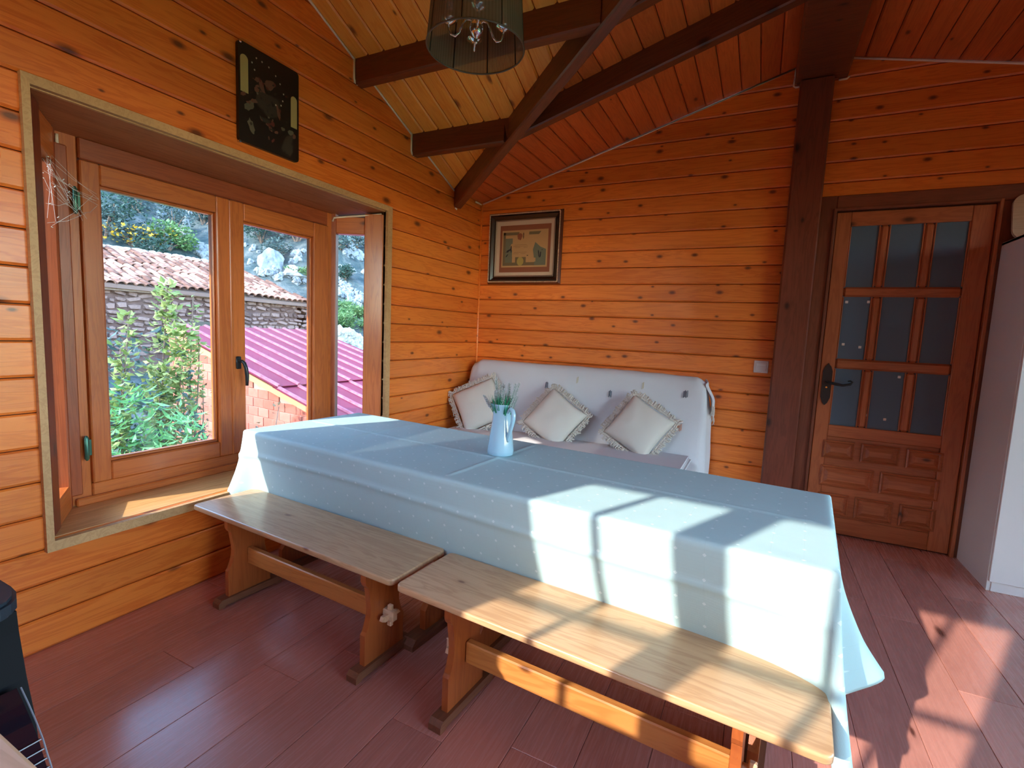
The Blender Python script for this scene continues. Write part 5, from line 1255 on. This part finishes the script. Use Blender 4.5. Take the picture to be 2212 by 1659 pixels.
def tile_mesh():
    b = MB(); n = 6; L_ = .43
    ring = lambda x, r: [(x, r*math.cos(math.pi*i/n), r*.75*math.sin(math.pi*i/n)) for i in range(n+1)]
    a, c_ = ring(0, .115), ring(L_, .090); ai, ci = ring(0, .097), ring(L_, .074)
    m_ = n+1; v = a+c_+ai+ci; f = [(i, i+1, m_+i+1, m_+i) for i in range(n)] + [(2*m_+i+1, 2*m_+i, 3*m_+i, 3*m_+i+1) for i in range(n)] + [(i+1, i, 2*m_+i, 2*m_+i+1) for i in range(n)] + [(0, m_, 3*m_, 2*m_), (m_-1, 3*m_-1, 4*m_-1, 2*m_-1)]
    me = bpy.data.meshes.new('roof_tile'); me.from_pydata(v, [], f); me.materials.append(M_['tile']); return me
tm = tile_mesh(); cnt = 0; rest = MB(); rows_n = 10
spc = .225; pitch = TLn/rows_n
cand = []
for c_ in range(0, 38):
    for r_ in range(rows_n):
        y = .75 + c_*spc; t = r_/rows_n
        if y > yend(t)-.05: continue
        cand.append((y, t, r_))
cand.sort(key=lambda q: (0 if 1.6 < q[0] < 4.6 or q[0] > 4.9 else 1, q[2] % 2 if False else 0))
for (y, t, r_) in cand:
    y_ = y + r6.uniform(-.02,.02) + .04*math.sin(r_*1.1+y); p = rp_(y_, t, .02+.015*r_*0+r6.uniform(0,.02))
    sag = -.05*math.sin(min(1,max(0,(y-1)/3))*math.pi)
    Mx = frame_m(p+Vector((-.0,0,sag)), tl, tn_.cross(tl), tn_) @ Matrix.Rotation(r6.uniform(-.08,.08), 4, 'Z') @ Matrix.Rotation(-.035+r6.uniform(-.02,.03), 4, 'Y')
    if cnt < 298:
        o = bpy.data.objects.new('roof_tile', tm); COL.objects.link(o); o.parent = bn; o.matrix_local = Matrix.Translation(-bn.location) @ Mx; cnt += 1
    else: rest.add([Mx @ v.co for v in tm.vertices], [tuple(p_.vertices) for p_ in tm.polygons])
if rest.v: o = bnp(rest, 'remaining_roof_tiles', M_['tile']); o['kind'] = 'stuff'
# stones weighing down the ridge and verge
for i in range(34):
    y = 1.0 + i*.235; me = sms[i % 8]; o = bpy.data.objects.new('ridge_stone', me.copy()); o.data.materials.clear(); o.data.materials.append(M_['rock_w']); COL.objects.link(o); o.parent = bn
    if y > yend(1): break
    s = r6.uniform(.13, .26); o.matrix_local = Matrix.Translation(-bn.location) @ Matrix.Translation((BX+.22-run+r6.uniform(-.1,.1), y, ez(y)+rise+.07)) @ Matrix.Rotation(r6.uniform(0,3), 4, 'Z') @ Matrix.Diagonal((s, s*1.2, s*.7, 1))

# ---- foliage helpers
def foliage(pts, size, r_, flat_=.5, mb=None):
    mb = mb or MB()
    for p in pts:
        a = r_.uniform(0, 6.283); el = r_.uniform(-.6, .9); d = Vector((math.cos(a)*math.cos(el), math.sin(a)*math.cos(el), math.sin(el))); s = d.cross(Vector((r_.uniform(-1,1), r_.uniform(-1,1), 1))).normalized()
        l = size*r_.uniform(.7, 1.3); w = l*flat_*.5; q = Vector(p); up = d.cross(s)*l*.12
        mb.add([q, q+d*l*.45+s*w+up, q+d*l, q+d*l*.45-s*w+up], [(0,1,2,3)])
    return mb
def bush(name, c, rad, h, n, size, mat, label, group=None, seed=0, mat2=None, flat_=.5, trunk=True):
    r_ = random.Random(seed); root = empty(name, c, label=label, cat='bush' if 'tree' not in name else 'tree', group=group)
    pts, pts2 = [], []
    lumps = [(r_.uniform(-.6,.6)*rad, r_.uniform(-.6,.6)*rad, r_.uniform(.3,.85)*h, r_.uniform(.35,.6)) for _ in range(7)]
    for i in range(n):
        lx, ly, lz, lr = lumps[r_.randrange(7)]; v = Vector((r_.gauss(0,1), r_.gauss(0,1), r_.gauss(0,1))).normalized()*r_.uniform(.65,1)**.5
        p = (lx+v.x*rad*lr, ly+v.y*rad*lr, max(.02, lz+v.z*h*lr*.8)); (pts2 if (mat2 and r_.random() < .35) else pts).append(p)
    f = foliage(pts, size, r_, flat_).build('foliage', mat, root, recalc=False); f['kind'] = 'stuff'
    if pts2: g = foliage(pts2, size, r_, .8).build('blossom', mat2, root, recalc=False); g['kind'] = 'stuff'
    if trunk:
        mb = MB()
        for i in range(5): lx, ly, lz, lr = lumps[i]; mb.tube([(0,0,-.2),(lx*.4,ly*.4,lz*.5),(lx,ly,lz)], [rad*.05,rad*.03,rad*.012], 5)
        mb.build('stems', M_['bark'], root)
    return root
CAM = Vector((2.3, -3.86401, 1.25589)); Mw = [cx_, dn_, fw_]
def pray(u, v):
    a, b = (u-1106)/1064.256, (v-829.5)/1064.256
    return (cx_*a + dn_*b + fw_).normalized()
def on_hill(u, v):
    d = pray(u, v); t = 8.0
    while t < 110:
        p = CAM + d*t
        if p.z < hill_h(p.x, p.y): return p
        t += .08
    return CAM + d*60
# hillside planting and rocks, located along sight lines but standing on the slope
hb = [(245,470,'leaf_d','dark scrub bush at the upper left of the hillside',1.3,1.2,900,.16),(300,440,'leaf_b','grey-green bare bush high on the hillside left of centre',1.2,1.5,700,.14),(375,490,'leaf_b','tall airy yellow-green bush above the barn roof',1.0,1.7,800,.13),
      (225,500,'leaf_b','blue-green bush at the left edge of the view',1.1,1.3,700,.15),(440,470,'leaf_b','grey-blue bush above the barn roof ridge end',1.2,1.0,600,.15),(330,545,'leaf_d','dark low bush right behind the barn ridge',.9,.8,600,.14),
      (565,505,'leaf_d','dark green bush in the right casement below its head',1.0,1.0,800,.13),(600,540,'leaf_b','olive bush to the left of the dark gully',.9,.8,600,.13),(640,500,'leaf_b','dusty bush at the far right of the right casement',1.2,1.0,600,.15),(545,470,'leaf_b','small bush at the upper edge of the right casement',1.0,.8,500,.15),
      (745,590,'leaf_d','dark round bush seen through the side pane',.7,.7,600,.13),(770,520,'leaf_b','grey bush high in the side pane',1.3,.9,500,.16),(735,520,'leaf_b','thin bush at the left of the side pane',1.0,.8,400,.15)]
for i, (u, v, mt, lb, rad, h, n, sz) in enumerate(hb):
    p = on_hill(u, v+18); s = (p-CAM).length/24; bush('hillside_bush', p, rad*s*.8, h*s*.9, n, sz*s, M_[mt], lb, seed=100+i)
p = on_hill(285, 528); bush('broom_bush', p, 1.1*(p-CAM).length/24, .75*(p-CAM).length/24, 700, .15, M_['leaf_b'], 'bush with orange-yellow blossom just above the barn roof', seed=50, mat2=M_['flower_y'], flat_=.9)
p = on_hill(360, 538); bush('green_bush', p, 1.0*(p-CAM).length/24, .9*(p-CAM).length/24, 1000, .16, M_['leaf_m'], 'bright green bush right of the yellow blossom above the barn roof', seed=51, flat_=.7)
for i, (u, v) in enumerate(((735,700),(765,715),(780,690),(650,600),(745,680))):
    p = on_hill(u, v); bush('grass_tuft', p, .8, .5, 500, .22, M_['leaf_m'], ['sunlit grass clump lowest left in the side pane', 'grass clump in the middle of the bank in the side pane', 'grass clump at the right edge of the side pane', 'green grass patch below the dark crag, beside the barn roof end', 'upper green grass clump beneath the stone wall in the side pane'][i], 'grass clumps on the bank', seed=70+i, flat_=.25, trunk=False)
def rock_mesh(seed, sub=3):
    r_ = random.Random(seed); b = bmesh.new(); bmesh.ops.create_icosphere(b, subdivisions=sub, radius=.5)
    for v in b.verts: v.co *= 1 + .60*noise.noise(v.co*2.3+Vector((seed*3.1,0,0))) - .35*abs(noise.noise(v.co*5+Vector((0,seed,0)))) + .12*noise.noise(v.co*11)
    me = bpy.data.meshes.new('boulder'); b.to_mesh(me); b.free(); return me
rms = [rock_mesh(i) for i in range(7)]
rw = [m_.copy() for m_ in rms]
for m_ in rms: m_.materials.append(M_['rock'])
for m_ in rw: m_.materials.append(M_['rock_w'])
def rock(p, s, label, group=None, white=False, name='boulder', seed=0, sq=(1,1,1), cat='rock'):
    o = bpy.data.objects.new(name, (rw if white else rms)[seed % 7]); COL.objects.link(o); o.location = p; o.scale = (s*sq[0], s*sq[1], s*sq[2]); o.rotation_euler = (seed*.7, seed*1.3, seed*2.1) if sq == (1,1,1) else (0, 0, seed*1.1)
    return tag(o, label, cat, group)
r8 = random.Random(77)
D = lambda p: (p-CAM).length
p = on_hill(585, 575); rock(p, 1.15*D(p)/26, 'large pale limestone crag with a pointed top behind the tile roof', seed=2, sq=(.9,1.0,1.25), name='crag')
p = on_hill(632, 592); rock(p, 1.15*D(p)/26, 'dark lower limestone crag to the right of the pointed one', seed=4, sq=(.9,1.3,.7), name='crag')
p = on_hill(400, 505); rock(p, 0.9*D(p)/26, 'slanting pale rock slab right of the bright green bush', seed=5, sq=(.35,.5,1.6), name='crag')
# scattered boulders
for i in range(60):
    u = r8.choice([r8.uniform(215,468), r8.uniform(525,668), r8.uniform(724,786)]); v = r8.uniform(415, 560) if u < 500 else r8.uniform(480, 590); p = on_hill(u, v)
    rock(p, r8.uniform(.18,.55)*D(p)/26, 'grey limestone boulder scattered on the scrub hillside outside', 'boulders scattered over the hillside', seed=i)
# tumbled dry stone wall band right of and behind the barn
for i in range(110):
    t = r8.random(); u, v = (430+50*t+r8.uniform(-5,5), 545+14*t+r8.uniform(-12,12)) if i < 40 else ((560+110*t, 588+25*t+r8.uniform(-9,9)) if i < 60 else (724+62*t, 618+42*t+r8.uniform(-16,16)))
    p = on_hill(u, v); rock(p+Vector((0,0,r8.uniform(0,.15))), r8.uniform(.22,.42)*D(p)/26, 'grey stone of the tumbled dry stone wall on the hillside', 'stones of the tumbled dry stone wall', seed=i, name='wall_stone')
for i in range(40):
    t = r8.random(); u, v = 726+58*t, 722+24*t+r8.uniform(-12,16)
    d = pray(u, v); s = (-9.6-CAM.x)/d.x; p = CAM+d*s; rock(p, r8.uniform(.24,.42), 'pale stone in the sunlit heap beyond the sheet roof', 'sunlit heap of pale stones beyond the sheet roof', white=True, seed=i, name='heap_stone')
mb = MB(); pz = []
for u, v in ((724,733),(790,768),(800,800),(724,790)):
    d = pray(u, v); s = (-9.8-CAM.x)/d.x; pz.append(CAM+d*s)
mb.prism([(q.x, q.y, q.z) for q in pz], (-1.5,0,-.3)); hm = mb.build('stone_heap_bank', M_['hill']); hm['kind'] = 'structure'

# ---- leafy saplings and bushes close to the window
def sapling(x, y, z0, z1, label, n, spread, seed, mat='leaf_y', size=.085, lean=0.0, dens0=.15):
    r_ = random.Random(seed); root = empty('sapling', (x, y, z0), label=label, cat='tree')
    H = z1-z0; mb = MB(); pts = []
    for s in range(3 if spread > .15 else 1):
        ox, oy = r_.uniform(-.5,.5)*spread, r_.uniform(-.5,.5)*spread; path = [(ox*t + .03*math.sin(t*7+s), oy*t+lean*t+.03*math.cos(t*6+s), H*t*(1-.12*s)) for t in [i/8 for i in range(9)]]
        mb.tube(path, [.016*(1-.8*i/8)+.003 for i in range(9)], 5)
        for i in range(n//(3 if spread > .15 else 1)):
            t = dens0 + (1-dens0)*r_.random(); k = min(7, int(t*8)); f = t*8-k; a, b = Vector(path[k]), Vector(path[k+1]); c = a+(b-a)*f
            an = r_.uniform(0, 6.283); rr_ = spread*r_.uniform(.15, .9)*(1.1-.75*t); pts.append(c+Vector((math.cos(an)*rr_, math.sin(an)*rr_, r_.uniform(-.06,.06))))
    mb.build('stems', M_['bark'], root)
    f = foliage(pts, size, r_, .55).build('foliage', M_[mat], root, recalc=False); f['kind'] = 'stuff'
    return root
sapling(-4.0, -.52, -2.2, 1.62, 'tall leafy sapling in the middle of the left casement', 2300, .36, 1, size=.10)
sapling(-4.0, -.98, -2.2, 1.30, 'thin yellow-leaved sapling at the left edge of the left casement', 800, .24, 2, lean=-.05, size=.095)
sapling(-4.0, -.15, -2.2, 1.55, 'slender sapling right of the tall one in the left casement', 520, .19, 3, size=.085)
sapling(-4.3, .12, -2.2, .72, 'reddish-leaved low sapling before the red block wall', 380, .5, 4, mat='leaf_r', size=.075)
sapling(-3.6, .55, -2.2, .10, 'bare twiggy sapling in front of the block wall', 150, .5, 5, mat='leaf_r', size=.07)
bush('willow_bush', (-3.6, -1.05, -2.2), .62, 2.35, 2600, .15, M_['leaf_g'], 'bright green narrow-leaved bush at the bottom left of the window', seed=11, flat_=.22)
bush('willow_bush', (-3.4, -.55, -2.2), .50, 1.85, 1900, .13, M_['leaf_g'], 'fresh green bush at the foot of the tall sapling', seed=12, flat_=.3)
bush('shrub', (-4.4, -.75, -2.2), .75, 2.9, 1800, .12, M_['leaf_b'], 'blue-green shrub behind the bright green bush', seed=13, flat_=.45)
bush('shrub', (-3.5, -.10, -2.2), .42, 1.6, 900, .10, M_['leaf_d'], 'dark leaved shrub at lower right of the left casement', seed=14, flat_=.5)
